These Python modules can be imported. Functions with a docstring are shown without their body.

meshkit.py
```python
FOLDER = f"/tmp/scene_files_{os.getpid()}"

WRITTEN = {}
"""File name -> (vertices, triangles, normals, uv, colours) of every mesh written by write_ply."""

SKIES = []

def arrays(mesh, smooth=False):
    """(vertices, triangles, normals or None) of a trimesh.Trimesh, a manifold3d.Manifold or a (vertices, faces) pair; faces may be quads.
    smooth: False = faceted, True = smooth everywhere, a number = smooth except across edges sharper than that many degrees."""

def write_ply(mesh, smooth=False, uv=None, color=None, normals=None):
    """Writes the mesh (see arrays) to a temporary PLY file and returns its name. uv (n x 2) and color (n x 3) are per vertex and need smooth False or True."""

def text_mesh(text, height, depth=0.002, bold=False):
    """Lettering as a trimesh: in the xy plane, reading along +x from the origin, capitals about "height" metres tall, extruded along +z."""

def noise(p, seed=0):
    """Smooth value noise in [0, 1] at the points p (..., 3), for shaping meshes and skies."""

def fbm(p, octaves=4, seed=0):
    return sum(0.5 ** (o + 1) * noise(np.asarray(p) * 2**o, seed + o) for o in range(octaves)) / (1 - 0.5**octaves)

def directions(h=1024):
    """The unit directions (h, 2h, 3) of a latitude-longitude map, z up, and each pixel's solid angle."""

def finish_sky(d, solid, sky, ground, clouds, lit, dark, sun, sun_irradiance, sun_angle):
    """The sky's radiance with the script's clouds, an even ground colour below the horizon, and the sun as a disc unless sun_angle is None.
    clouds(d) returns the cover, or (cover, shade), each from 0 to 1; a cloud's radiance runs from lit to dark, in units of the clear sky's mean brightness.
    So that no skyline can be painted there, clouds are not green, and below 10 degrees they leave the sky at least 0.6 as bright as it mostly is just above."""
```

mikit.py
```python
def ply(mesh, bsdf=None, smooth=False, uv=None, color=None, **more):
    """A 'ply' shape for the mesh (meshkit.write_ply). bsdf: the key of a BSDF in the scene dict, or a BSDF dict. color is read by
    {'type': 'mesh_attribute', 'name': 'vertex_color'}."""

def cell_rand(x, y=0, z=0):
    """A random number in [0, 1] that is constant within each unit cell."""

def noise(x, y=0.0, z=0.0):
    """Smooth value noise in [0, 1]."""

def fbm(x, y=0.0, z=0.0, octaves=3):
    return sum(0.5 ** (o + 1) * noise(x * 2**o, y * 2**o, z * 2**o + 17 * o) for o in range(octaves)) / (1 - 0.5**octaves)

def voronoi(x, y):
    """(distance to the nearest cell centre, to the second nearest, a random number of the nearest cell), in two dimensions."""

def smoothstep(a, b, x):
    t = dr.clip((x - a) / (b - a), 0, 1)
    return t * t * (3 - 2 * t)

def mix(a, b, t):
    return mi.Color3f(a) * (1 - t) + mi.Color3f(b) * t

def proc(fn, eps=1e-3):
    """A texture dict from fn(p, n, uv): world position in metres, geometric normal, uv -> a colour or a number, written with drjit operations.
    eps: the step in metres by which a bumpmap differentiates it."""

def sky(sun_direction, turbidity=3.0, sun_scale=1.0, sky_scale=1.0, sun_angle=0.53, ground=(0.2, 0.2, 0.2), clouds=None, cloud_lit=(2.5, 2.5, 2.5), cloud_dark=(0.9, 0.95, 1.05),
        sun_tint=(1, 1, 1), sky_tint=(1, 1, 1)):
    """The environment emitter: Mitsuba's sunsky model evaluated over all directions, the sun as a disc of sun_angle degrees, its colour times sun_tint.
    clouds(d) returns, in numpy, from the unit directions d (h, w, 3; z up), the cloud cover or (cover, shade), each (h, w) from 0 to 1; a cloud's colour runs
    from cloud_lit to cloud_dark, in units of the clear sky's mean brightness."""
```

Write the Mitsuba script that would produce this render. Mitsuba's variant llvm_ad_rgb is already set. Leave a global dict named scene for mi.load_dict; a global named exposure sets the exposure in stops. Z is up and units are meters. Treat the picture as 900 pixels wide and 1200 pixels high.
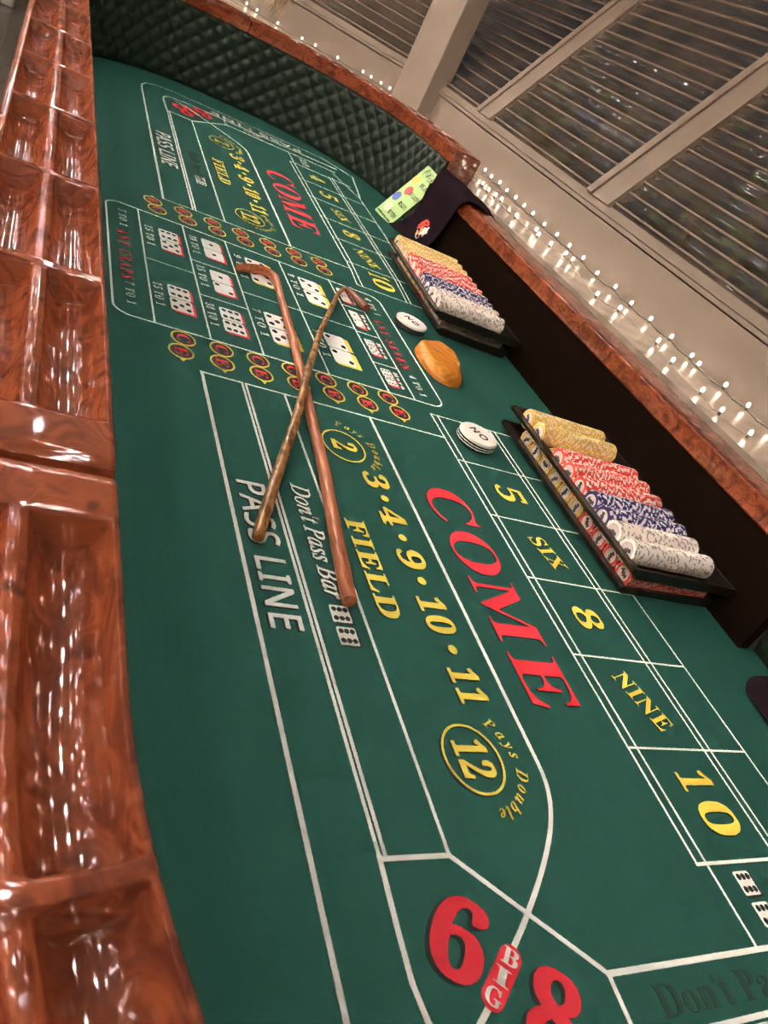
import math, random
import numpy as np, trimesh, drjit as dr, mitsuba as mi
import manifold3d as m3
from shapely.geometry import Polygon, MultiPolygon, LineString, Point, box as sbox
from shapely import affinity
from shapely.ops import unary_union
from scipy.interpolate import RectBivariateSpline, PchipInterpolator
import mikit
from mikit import proc, fbm, noise, voronoi, cell_rand, smoothstep, mix, ply
from meshkit import fbm as nfbm

T = mi.ScalarTransform4f
scene, labels = {}, {}
rng = np.random.default_rng(7)

# ------------------------------------------------------------------ camera, sky, lights, exposure
CAM = np.array([-0.307, -1.449, 0.55])                 # metres, felt top is z = 0
FWD, UP = np.array([0.4903, 0.7166, -0.4961]), np.array([-0.1744, 0.6384, 0.7497])
scene['camera'] = {'type': 'thinlens', 'fov_axis': 'x', 'fov': 2 * math.degrees(math.atan(450 / 911.3)), 'near_clip': 0.02, 'far_clip': 60.0,
                   'aperture_radius': 0.0008, 'focus_distance': 1.5,
                   'to_world': T().look_at(origin=CAM.tolist(), target=(CAM + FWD).tolist(), up=UP.tolist())}
exposure = 1.0
BULB = (1.0, 0.86, 0.70)                               # colour of the bulbs overhead
CANOPY_POWER, LEDGE_POWER, GLOBE_POWER = 440.0, 7.5, 17.0
NIGHT = (0.010, 0.011, 0.012)
scene['night_sky'] = {'type': 'constant', 'radiance': {'type': 'rgb', 'value': NIGHT}}
FLOOR_Z, CEIL_Z = -0.74, 1.95

# outlines of the letters used: style, character, advance, rings
GLYPHS = r"""
s$:169:19,49 37,42 51,39 65,37 74,38 74,95 43,108 34,114 25,123 19,139 19,159 25,175 33,184 47,192 56,195 74,197 75,224 93,224 94,198 116,196 145,187 137,165 114,173 93,175 93,117 124,106 135,99 143,92 150,80 152,71 152,60 148,45 136,30 125,24 116,20 94,15 93,-17 75,-17 74,14 43,17 19,24|93,40 100,39 115,44 123,51 126,59 126,68 124,74 119,80 105,87 94,90 93,88|43,150 47,137 53,131 62,127 74,124 74,174 61,172 52,168 46,162
s,:78:13,-38 21,-2 26,34 55,34 56,26 54,20 31,-38
s0:169:15,84 15,126 19,155 25,175 29,184 43,201 59,210 66,212 96,213 108,210 118,205 131,193 141,177 150,151 154,120 154,90 151,64 145,40 136,23 123,8 110,1 93,-3 69,-2 59,1 46,8 35,19 25,36 19,58|40,90 42,70 46,51 53,35 60,27 68,22 75,20 92,20 101,23 111,31 120,45 124,62 127,85 127,125 124,148 121,163 113,178 105,185 94,190 78,191 65,187 54,177 49,168 42,141 40,120
s1:169:26,165 27,168 80,209 105,210 105,0 79,0 80,180 76,179 41,149 36,152
s5:169:19,32 31,27 53,21 90,21 110,30 119,40 125,54 125,73 122,82 117,91 107,100 98,104 84,107 61,107 35,103 24,111 31,210 137,210 136,186 54,186 53,184 49,127 50,126 65,128 95,128 106,126 122,121 138,108 146,96 151,79 150,48 147,38 140,25 129,14 111,3 84,-3 61,-3 36,1 19,8
sA:188:0,1 81,211 106,211 187,0 160,0 139,55 134,65 52,65 27,1|62,90 63,88 126,89 103,152 94,180 92,180 85,153
sE:164:28,210 146,210 145,186 56,186 55,185 55,122 140,122 140,98 55,98 55,24 146,24 146,0 28,0
sI:100:12,0 12,16 33,20 36,22 36,188 12,194 12,210 87,210 87,194 63,188 63,22 87,16 87,0
sL:154:28,210 55,210 55,24 147,24 147,0 28,0
sN:224:28,210 60,210 163,49 171,38 173,40 171,63 171,210 195,210 195,0 163,1 67,150 52,172 51,163 53,142 53,0 28,0
sO:229:18,97 19,125 22,143 25,156 33,173 40,182 56,197 72,206 87,211 99,213 131,213 150,209 166,202 178,193 194,175 202,161 209,139 212,118 212,92 209,72 202,50 192,32 176,16 159,5 140,-1 126,-3 104,-3 89,-1 73,4 61,10 49,19 38,30 26,52 21,73|46,91 51,66 58,50 65,40 78,29 92,23 112,20 133,22 150,28 167,42 172,51 179,67 182,81 182,129 176,151 170,163 164,171 152,181 130,189 101,189 86,185 78,181 64,169 53,150 48,133 46,120
sP:178:28,210 100,210 114,208 130,203 142,196 152,186 159,175 163,159 163,138 159,123 150,107 138,96 124,88 106,83 55,81 55,0 28,0|55,106 56,105 92,105 113,110 122,115 129,122 135,138 134,160 128,172 120,179 105,185 93,187 55,187
sS:162:15,32 30,27 51,22 72,20 87,21 99,24 111,31 120,43 122,53 120,66 115,73 108,80 92,89 63,100 47,108 37,115 27,125 21,137 18,151 19,173 25,188 32,196 45,205 58,210 73,213 108,212 142,202 142,198 134,178 104,188 72,189 62,186 55,182 49,176 44,162 46,147 49,141 57,133 75,123 102,113 122,103 133,94 141,84 147,69 148,53 144,33 137,22 123,9 102,0 83,-3 59,-3 31,1 15,7
sa:165:14,34 14,53 17,63 24,74 34,82 42,86 64,92 116,96 115,119 111,128 104,134 91,139 75,139 61,136 38,127 31,144 32,148 43,153 64,159 99,160 115,156 125,150 131,144 138,131 141,117 141,0 123,0 116,22 100,6 85,-1 74,-3 55,-3 45,-1 31,5 22,14 17,23|40,39 45,27 57,20 73,18 91,22 100,27 111,39 116,57 116,77 78,75 60,71 52,67 44,59 40,48
sr:122:25,157 46,158 48,135 50,130 68,150 80,158 93,161 117,159 114,135 93,137 75,131 65,123 54,105 51,92 51,0 25,0
b0:165:10,93 11,131 16,160 24,180 31,192 39,200 52,208 65,212 93,213 107,210 118,205 132,192 143,175 152,143 154,127 154,82 151,62 143,36 133,20 123,9 106,0 91,-3 66,-2 53,2 42,8 30,20 21,36 13,65|56,77 60,43 66,26 71,20 77,17 91,18 97,23 102,32 106,49 109,82 109,128 104,172 98,186 88,193 80,194 71,190 66,184 61,172 56,134
b1:165:13,174 21,176 43,185 77,211 111,211 112,26 114,21 121,16 150,16 150,0 28,0 28,16 57,16 63,19 67,25 68,179 65,179 50,162 43,156 35,152 22,153 14,163
b2:165:10,29 64,86 79,103 94,130 99,153 99,171 94,186 84,194 73,195 62,191 57,186 54,180 50,165 49,144 40,144 28,147 21,151 16,156 13,162 12,180 17,191 26,201 37,207 62,213 90,213 102,211 113,208 128,199 137,189 143,174 143,154 135,133 127,122 110,101 41,33 115,33 121,37 128,45 133,62 151,62 149,0 10,0
b3:165:8,30 9,40 16,50 25,55 33,55 33,48 36,37 40,30 49,23 64,18 83,20 93,25 100,33 104,43 106,56 106,64 103,76 100,82 90,92 71,99 42,99 42,118 68,118 76,120 85,125 93,135 98,150 98,171 92,187 85,193 78,195 71,195 62,192 56,186 53,180 49,162 49,150 45,149 30,151 23,154 14,162 11,169 11,181 15,191 25,201 35,207 61,213 97,212 112,208 125,201 135,192 141,181 143,174 142,151 134,135 125,125 102,112 118,107 132,99 143,88 148,79 151,68 151,52 147,35 141,25 131,14 112,3 91,-2 59,-3 40,0 25,6 14,16 10,23
b4:165:4,74 85,208 87,210 128,210 128,75 159,74 159,55 129,54 128,30 131,24 136,19 146,16 156,16 156,0 53,0 53,16 72,17 79,20 82,23 85,31 85,54 4,55|26,76 27,75 85,75 86,175 83,174 68,144
b5:165:12,27 12,38 15,45 23,51 35,53 38,36 42,29 48,23 62,18 78,19 86,22 95,30 101,41 104,57 104,72 101,86 96,95 87,103 72,108 50,108 30,103 18,108 26,209 138,210 139,157 123,157 121,168 117,174 112,177 47,177 45,173 41,127 42,124 61,127 86,127 99,125 119,119 129,112 137,104 145,90 149,72 147,45 138,25 125,12 108,3 81,-3 60,-3 42,0 29,5 17,16
b6:165:14,76 14,118 20,149 31,176 38,186 50,198 61,205 75,211 86,213 111,213 132,207 144,197 149,186 149,175 147,171 138,162 125,158 114,158 112,179 109,187 103,193 99,195 88,195 78,190 68,178 63,167 58,149 55,127 56,119 67,125 81,128 112,127 122,125 133,118 145,105 153,85 154,56 151,41 145,27 139,19 130,10 117,2 96,-3 71,-2 50,6 36,18 28,27 19,50|56,98 56,68 63,38 70,26 78,19 83,17 94,18 104,26 108,34 111,47 112,71 108,93 101,105 89,111 79,111 72,109
b7:165:13,148 15,210 155,210 154,192 74,0 49,0 49,2 125,177 43,177 38,174 33,168 30,148
b8:165:9,46 10,66 16,79 28,92 50,106 37,116 26,126 17,146 17,173 22,185 27,194 38,203 48,208 70,213 103,212 117,208 128,201 137,192 143,181 146,172 146,152 144,145 138,135 128,126 111,116 109,114 134,98 145,87 153,74 156,60 155,43 151,30 144,20 131,9 114,1 92,-3 61,-2 40,4 27,12 16,25|49,43 53,31 61,21 72,15 86,14 98,18 107,25 114,39 115,56 111,67 101,78 87,87 72,94 57,81 53,75 49,63|57,159 60,147 63,141 76,131 87,125 90,125 103,136 108,147 110,163 107,178 103,185 95,193 85,196 74,195 63,186 60,180 57,168
b9:165:11,128 11,156 16,175 26,192 42,205 57,211 67,213 94,212 115,204 131,189 142,171 148,152 151,131 151,96 148,74 141,49 132,31 121,17 108,7 98,2 76,-3 57,-3 45,-1 33,4 25,12 20,21 19,35 25,44 31,47 33,47 35,40 42,28 49,21 58,17 74,16 84,20 90,25 97,35 103,50 108,74 110,97 107,98 95,87 83,82 51,82 36,88 22,101 14,116|53,134 58,115 69,104 77,102 89,103 97,106 107,116 110,122 110,134 106,164 99,181 92,189 83,193 75,193 68,190 61,183 57,175 54,163
bA:191:-4,8 7,11 15,18 21,32 89,203 98,204 170,34 180,15 184,11 194,8 194,0 100,0 100,8 116,10 122,14 124,20 120,34 110,58 45,57 34,32 32,20 35,14 43,9 56,8 56,0 -4,0|51,73 52,71 105,71 78,137 76,136
bB:194:7,0 7,8 14,8 25,12 31,21 32,27 32,172 28,185 21,190 7,192 7,199 117,199 130,197 147,192 163,182 168,176 173,166 174,147 172,138 165,126 157,120 141,112 131,110 130,108 150,102 162,96 174,86 179,77 183,64 183,50 180,37 172,23 163,15 151,8 125,1|79,26 84,14 91,11 105,11 118,16 127,27 131,43 130,74 123,89 110,98 97,101 80,100|79,175 80,111 95,111 109,115 118,123 121,129 125,141 124,168 118,180 108,188 91,190 83,187 81,185
bC:205:12,85 13,122 21,147 30,164 39,175 61,191 85,201 104,204 121,204 141,200 170,190 178,193 183,204 191,204 191,135 183,135 179,146 169,163 151,182 132,192 122,194 110,194 93,188 80,176 72,161 65,133 63,88 65,69 71,46 82,27 91,19 103,13 111,11 132,11 149,16 159,21 173,31 188,46 196,38 175,16 166,9 143,-1 121,-5 95,-4 73,2 50,15 32,32 19,57
bD:217:7,192 7,199 116,199 134,196 155,189 166,183 178,174 189,161 197,146 202,131 205,113 205,85 202,67 197,51 186,32 174,20 165,14 152,8 130,2 114,0 9,0 9,8 15,8 25,11 29,15 32,26 32,171 30,181 25,188 18,191|80,179 80,20 84,14 91,11 106,11 124,17 132,23 140,33 147,48 151,64 154,94 153,122 150,141 145,157 137,171 127,181 118,186 108,189 87,188 83,185
bE:193:6,7 17,8 25,11 31,19 33,32 32,175 29,184 25,188 18,191 7,192 7,199 175,199 175,140 168,140 167,149 161,165 152,176 141,182 116,188 90,188 86,187 82,183 80,179 81,108 98,109 109,114 115,120 121,131 125,150 133,151 133,52 125,52 124,65 120,78 111,90 97,96 81,97 80,22 85,15 96,12 120,13 138,17 149,22 163,34 176,54 179,63 188,63 176,0 6,0
bF:177:6,192 6,199 173,199 173,140 165,140 163,153 157,167 150,176 139,183 119,188 96,189 84,187 80,183 79,110 81,108 97,110 108,115 114,121 119,128 125,152 132,152 132,52 125,52 120,76 110,90 95,97 79,97 79,31 81,20 84,16 90,11 102,8 112,8 113,0 7,0 7,8 17,9 24,12 29,17 32,27 32,173 30,181 26,186 18,190
bG:223:14,76 12,108 15,128 20,144 25,156 41,175 61,191 78,199 103,204 129,203 143,200 166,191 173,191 179,196 183,204 191,204 191,134 183,135 176,152 166,167 153,181 138,190 123,194 111,194 97,190 88,184 77,170 68,145 64,114 64,86 70,50 77,33 83,24 92,15 102,9 113,6 130,6 142,10 148,18 150,26 150,62 145,74 135,78 121,79 121,87 219,87 219,79 204,77 199,74 196,67 194,12 164,1 136,-4 101,-4 73,3 51,15 31,34 19,58
bH:229:7,0 7,8 14,8 25,12 29,16 32,26 32,174 27,186 20,190 7,192 7,199 106,199 106,192 89,189 81,182 79,170 79,111 81,110 150,110 149,179 147,184 143,188 133,191 124,192 124,199 223,199 223,192 204,188 200,184 197,174 197,27 201,15 209,10 222,8 223,0 124,0 124,8 139,10 146,15 148,20 150,31 150,95 148,97 82,97 80,95 80,23 85,14 89,11 99,8 106,8 106,0
bI:114:6,0 6,8 19,10 25,13 30,18 33,32 32,178 29,186 25,189 6,192 6,199 107,199 107,192 96,191 87,188 84,185 80,177 80,25 83,18 89,12 98,9 108,8 108,0
bL:187:7,0 7,8 14,8 25,12 29,16 32,26 32,174 30,182 25,188 17,191 7,192 7,199 110,199 110,192 91,190 84,185 80,177 79,31 81,19 87,14 97,12 120,13 140,18 152,25 163,37 175,57 178,67 187,68 176,1
bM:277:6,0 6,8 17,9 23,11 28,15 32,24 33,33 32,178 30,184 26,188 17,191 7,192 7,199 81,199 139,65 142,69 196,199 271,199 271,192 259,190 250,185 247,180 245,170 246,23 248,16 254,10 270,8 270,0 174,0 174,8 187,10 196,16 199,28 199,168 198,169 195,166 126,0 118,0 50,162 49,164 46,165 47,22 50,15 54,12 65,8 74,8 75,0
bN:217:8,0 8,8 21,9 29,14 33,28 33,170 15,190 8,192 8,199 70,199 170,76 172,77 171,177 168,183 163,188 145,192 145,199 210,199 210,192 194,189 187,183 185,176 184,-5 176,-5 173,-1 48,150 47,149 47,24 51,14 55,11 66,8 73,8 73,0
bO:230:12,93 13,117 16,130 22,146 33,166 44,177 65,192 80,199 103,204 128,204 148,200 165,193 182,181 198,165 211,142 216,126 219,104 217,77 211,58 204,44 194,30 178,16 154,2 137,-3 123,-5 97,-4 75,2 60,10 42,24 31,36 21,55 15,73|64,82 68,55 74,37 83,22 92,13 107,6 118,5 129,7 138,11 149,21 157,35 163,55 166,77 166,122 162,146 157,161 148,177 139,186 125,193 108,194 95,190 81,178 72,161 66,137 64,119
bP:183:7,0 7,8 14,8 25,12 29,16 32,26 32,174 27,186 20,190 7,192 7,199 118,199 138,196 147,193 161,185 174,171 179,150 177,129 170,114 156,101 137,93 121,90 79,89 80,23 85,14 89,11 99,8 106,8 106,0|80,182 80,101 99,101 107,103 115,107 124,119 127,132 126,164 120,178 114,184 108,187 96,189 87,188
bR:207:7,0 7,8 14,8 25,12 29,16 32,26 32,174 27,186 20,190 7,192 7,199 117,199 144,194 155,190 167,183 176,173 181,161 181,133 176,122 167,111 149,101 141,99 139,96 190,20 200,10 210,8 211,0 148,0 87,93 79,92 80,23 85,14 89,11 99,8 106,8 106,0|80,103 91,102 112,106 119,110 128,121 132,134 133,145 131,164 126,176 114,186 96,189 86,187 81,183 79,173
bS:171:19,69 27,69 34,45 40,33 54,17 61,12 76,7 95,7 106,11 116,20 122,32 122,46 116,56 103,67 53,93 34,109 25,125 23,133 23,159 25,170 34,184 45,194 56,200 71,204 91,204 108,201 126,195 134,195 139,200 140,204 149,204 148,139 141,139 136,155 125,173 114,184 97,193 83,195 75,194 65,190 56,181 52,167 53,160 57,151 64,143 73,137 131,109 150,90 157,71 157,46 154,35 144,19 130,7 119,1 105,-3 70,-4 41,5 34,5 30,2 26,-5 19,-5
bT:185:5,199 179,199 179,139 173,139 168,160 162,171 152,180 134,188 116,188 116,26 119,16 124,11 134,8 143,8 143,0 40,0 40,8 49,8 60,12 65,16 68,25 69,188 50,188 34,181 28,176 20,165 15,152 13,139 5,139
bV:187:-6,192 -6,199 92,199 92,192 84,192 72,189 68,185 67,177 74,158 113,65 118,73 155,174 154,186 147,190 130,192 130,199 193,199 193,192 181,189 171,176 101,-6 93,-6 91,-3 15,177 4,189
bX:206:5,8 15,9 32,20 84,91 30,175 17,189 6,192 6,199 107,199 107,192 95,192 87,189 83,185 83,179 90,166 116,128 141,163 148,177 148,185 141,190 128,192 128,199 201,199 201,192 194,192 183,189 176,185 166,176 128,123 124,115 186,18 194,10 198,8 203,8 203,0 104,0 105,8 119,9 126,14 127,19 123,30 92,79 59,34 55,25 55,15 64,9 76,8 76,0 5,0
bY:186:-6,192 -6,199 90,199 90,192 77,191 72,189 69,185 69,178 100,115 109,101 148,163 152,173 153,179 152,184 146,189 129,192 129,199 192,199 192,191 188,191 182,188 172,178 118,89 119,21 121,16 125,12 132,9 143,8 143,0 44,0 44,8 59,10 64,13 68,17 71,32 71,78 15,178 6,188
ba:151:9,22 9,33 12,43 19,53 25,58 48,71 87,84 87,110 85,118 79,126 69,129 58,129 47,125 46,118 53,108 54,97 52,92 46,86 38,83 29,83 21,87 15,97 15,110 17,116 25,126 39,134 48,137 59,139 85,139 106,134 119,125 125,116 128,99 128,19 132,15 141,18 144,13 135,3 121,-4 103,-4 97,-2 92,2 87,14 74,4 63,-1 49,-4 36,-4 22,1 14,9|52,30 56,19 64,15 72,16 85,25 87,29 87,73 75,70 60,60 53,47
bn:167:8,7 17,9 23,17 23,119 18,126 8,129 9,136 65,136 66,120 81,133 98,139 120,138 128,134 135,128 140,121 143,112 145,96 145,17 150,9 159,7 159,0 88,0 88,7 98,9 103,20 103,103 100,114 93,119 84,119 77,116 65,103 65,19 67,12 70,9 78,7 78,0 8,0
bo:147:8,64 11,91 21,113 37,129 51,136 64,139 83,139 93,137 105,132 114,126 128,110 133,100 138,82 138,53 134,37 128,25 121,15 112,7 102,1 85,-4 57,-3 48,0 33,9 21,23 14,35 10,48|51,51 53,28 58,13 63,8 71,5 77,5 85,8 92,18 95,31 96,89 92,116 87,125 82,129 69,130 63,128 59,124 55,116 51,83
br:125:8,0 8,7 17,9 23,17 23,120 20,125 17,127 9,128 9,135 64,136 65,114 80,131 90,137 96,139 110,139 118,136 124,130 126,124 126,110 120,100 112,97 101,98 93,105 88,113 80,114 76,111 70,104 66,93 66,18 71,10 86,7 86,0
bs:126:16,46 24,46 26,37 34,22 43,13 52,8 69,7 76,10 82,16 84,23 83,32 75,42 38,61 24,74 17,88 17,106 24,123 33,132 43,137 51,139 71,139 94,133 101,140 106,140 107,97 100,97 96,108 91,116 84,123 75,128 56,128 48,122 46,117 47,107 54,98 93,78 107,66 112,54 113,34 109,20 104,12 93,2 77,-4 57,-4 31,4 27,3 23,-4 16,-4
bt:100:9,131 41,164 56,185 64,185 64,137 91,135 90,122 64,121 65,23 68,19 76,18 81,20 85,24 90,32 97,29 94,21 88,12 75,0 62,-4 41,-3 33,0 26,7 24,13 22,21 22,121 9,122
iB:192:-15,0 -14,6 -1,7 6,10 16,22 56,171 58,181 57,190 51,195 37,197 37,204 131,203 153,198 166,191 174,183 178,173 179,151 177,144 174,136 164,125 157,121 135,112 134,110 154,96 163,80 165,72 164,50 161,41 154,29 144,20 128,10 112,4 97,1|73,116 76,114 106,115 118,118 134,127 142,136 148,151 149,166 144,181 138,187 127,192 99,193 95,192 91,188 87,179 72,120|46,17 50,11 54,10 72,9 95,13 112,22 123,34 128,44 131,56 131,76 125,90 117,97 101,103 76,104 68,102 65,95 48,33
iD:223:-16,1 -14,6 -1,7 6,10 12,15 16,23 53,160 58,180 57,188 53,194 48,196 36,197 35,199 37,204 119,204 149,200 173,190 181,184 193,173 204,154 209,136 210,110 208,96 201,75 193,60 181,44 166,29 140,14 120,6 103,2 86,0|46,19 50,14 64,10 85,10 108,15 123,22 136,31 148,43 158,56 168,77 174,99 175,114 175,137 173,149 168,165 161,174 148,185 130,192 106,194 95,191 89,185 48,35
iP:176:-15,0 -14,6 -5,6 5,9 10,12 15,20 56,171 58,181 57,190 51,195 37,197 37,204 134,203 154,198 167,190 173,183 177,173 178,148 173,131 158,115 141,105 122,99 104,97 68,97 65,95 47,29 46,16 54,8 73,6 71,0|71,109 78,106 90,106 109,109 126,117 137,128 142,138 145,149 145,169 140,182 134,188 123,193 109,195 99,194 92,190 86,176 71,118
ia:150:-3,21 -2,46 7,75 22,101 40,122 52,130 72,138 87,138 93,136 102,127 106,135 127,135 100,36 97,18 100,16 106,17 115,25 123,34 126,33 127,30 107,6 92,-3 84,-4 76,-1 74,5 74,15 80,40 79,42 63,21 48,6 34,-2 20,-4 8,0 2,6|24,26 28,17 32,15 43,16 50,20 62,33 74,50 84,67 94,95 96,117 93,125 89,129 75,130 67,127 52,114 43,101 28,66 24,43
in:160:-5,0 27,114 25,121 22,123 8,125 9,130 34,133 52,138 59,137 43,86 44,84 72,115 97,133 113,138 124,137 129,133 132,126 131,108 108,27 109,16 115,15 119,17 126,24 136,39 138,39 141,35 127,14 117,3 106,-3 93,-4 85,1 82,9 84,25 106,106 106,115 103,119 99,121 89,117 79,110 63,95 44,69 30,40 19,0
io:154:-2,38 -2,51 1,67 11,88 25,108 48,126 59,132 74,137 99,138 118,131 130,119 134,111 137,99 137,81 131,60 125,46 116,33 104,21 88,9 73,1 58,-3 44,-4 30,-2 19,3 7,14 2,23|25,30 28,18 32,12 41,6 46,5 58,6 67,10 74,15 87,29 102,56 111,85 111,110 107,121 101,127 93,130 79,130 65,123 52,111 41,95 32,77 26,52
ir:98:-6,1 25,110 23,119 17,123 6,125 6,129 47,138 55,137 42,90 43,88 64,118 79,134 87,138 95,138 99,136 102,133 104,127 104,120 100,111 93,106 86,105 80,107 75,112 75,114 73,115 60,100 49,84 37,60 28,37 19,1
is:109:-10,-2 -3,46 2,46 3,33 6,23 11,14 19,7 25,5 40,6 50,13 54,20 55,34 53,40 48,50 25,80 19,93 18,112 20,119 25,126 32,133 45,138 65,138 82,132 87,132 90,134 91,137 96,137 91,94 85,94 83,108 78,119 72,126 67,129 52,130 42,123 40,119 40,109 43,102 69,68 77,49 78,31 75,22 69,11 54,0 37,-4 22,-3 4,3 -1,2 -4,-2
it:81:0,8 1,22 28,122 27,124 9,124 10,130 19,132 33,140 44,150 59,172 66,172 56,134 79,133 78,125 52,123 26,26 27,16 29,14 36,15 47,25 54,34 59,29 52,20 37,5 25,-2 17,-4 8,-3 2,2
jD:212:-15,0 -15,7 -7,7 2,10 9,16 13,23 52,168 53,177 51,184 44,188 32,190 32,197 135,196 159,190 171,184 185,173 193,162 200,145 203,129 203,102 198,79 188,58 179,45 166,30 149,18 134,10 106,2 86,0|56,20 61,11 71,9 86,10 97,13 115,23 129,36 139,50 147,64 154,83 159,106 160,145 157,159 152,170 142,181 135,185 123,188 108,188 102,186 96,177 60,41
jP:179:-15,7 -7,7 2,10 9,16 13,23 52,168 53,178 51,184 44,188 32,190 32,197 129,197 152,192 165,185 173,177 178,164 179,145 174,127 164,115 152,106 133,98 117,95 75,93 58,30 57,18 58,14 62,10 77,7 77,0 -15,0|78,106 82,104 92,104 107,107 118,113 128,124 135,142 136,166 133,176 125,184 116,187 106,187 100,184 96,175
ja:147:-8,44 -2,67 9,89 20,105 42,125 61,134 78,135 85,132 90,127 94,120 98,132 129,132 102,35 100,21 103,18 111,21 125,38 131,33 118,14 105,2 90,-4 81,-4 75,-2 72,1 69,7 69,25 67,26 49,5 37,-2 28,-4 18,-4 11,-2 -1,7 -6,16 -8,23|28,31 34,20 42,18 53,23 67,41 76,62 85,92 86,115 82,121 72,123 67,120 57,110 50,100 40,81 32,59 28,40
jb:141:-5,11 -5,19 39,175 38,187 33,189 22,189 22,198 40,199 82,206 59,118 61,118 75,130 88,135 103,135 113,131 123,121 127,104 126,82 120,60 111,43 101,29 79,10 63,1 44,-4 24,-4 3,3|30,13 36,7 45,7 50,9 63,20 75,38 87,67 91,85 91,105 85,114 78,115 70,114 61,105 57,99 50,85 42,61 31,23
je:118:-5,36 -4,56 2,75 14,96 33,118 55,131 69,135 90,134 97,131 105,125 109,116 108,98 103,88 93,77 80,69 68,63 34,54 32,42 33,30 36,24 43,18 49,16 61,17 68,21 78,31 85,41 93,37 91,30 85,22 73,8 58,-1 47,-4 29,-4 22,-2 14,2 5,10 -1,20|37,66 40,65 58,73 65,78 77,91 84,107 84,119 79,125 72,125 67,123 56,112 44,90
jl:75:-4,10 -3,31 38,180 36,187 23,190 23,197 79,206 75,183 34,37 31,24 32,20 36,18 42,20 50,28 57,38 62,36 63,33 47,11 36,1 30,-2 24,-4 11,-4 5,-2 0,2
jo:138:-4,55 2,75 17,101 33,119 54,131 68,135 87,135 96,133 108,127 117,119 122,110 125,98 125,78 120,60 114,46 103,29 89,15 66,0 51,-4 33,-4 23,-1 11,6 3,15 -3,27|30,20 33,11 37,8 42,6 48,6 60,14 74,40 85,72 90,100 90,110 88,118 81,125 74,126 65,122 53,107 45,91 33,53 30,35
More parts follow.
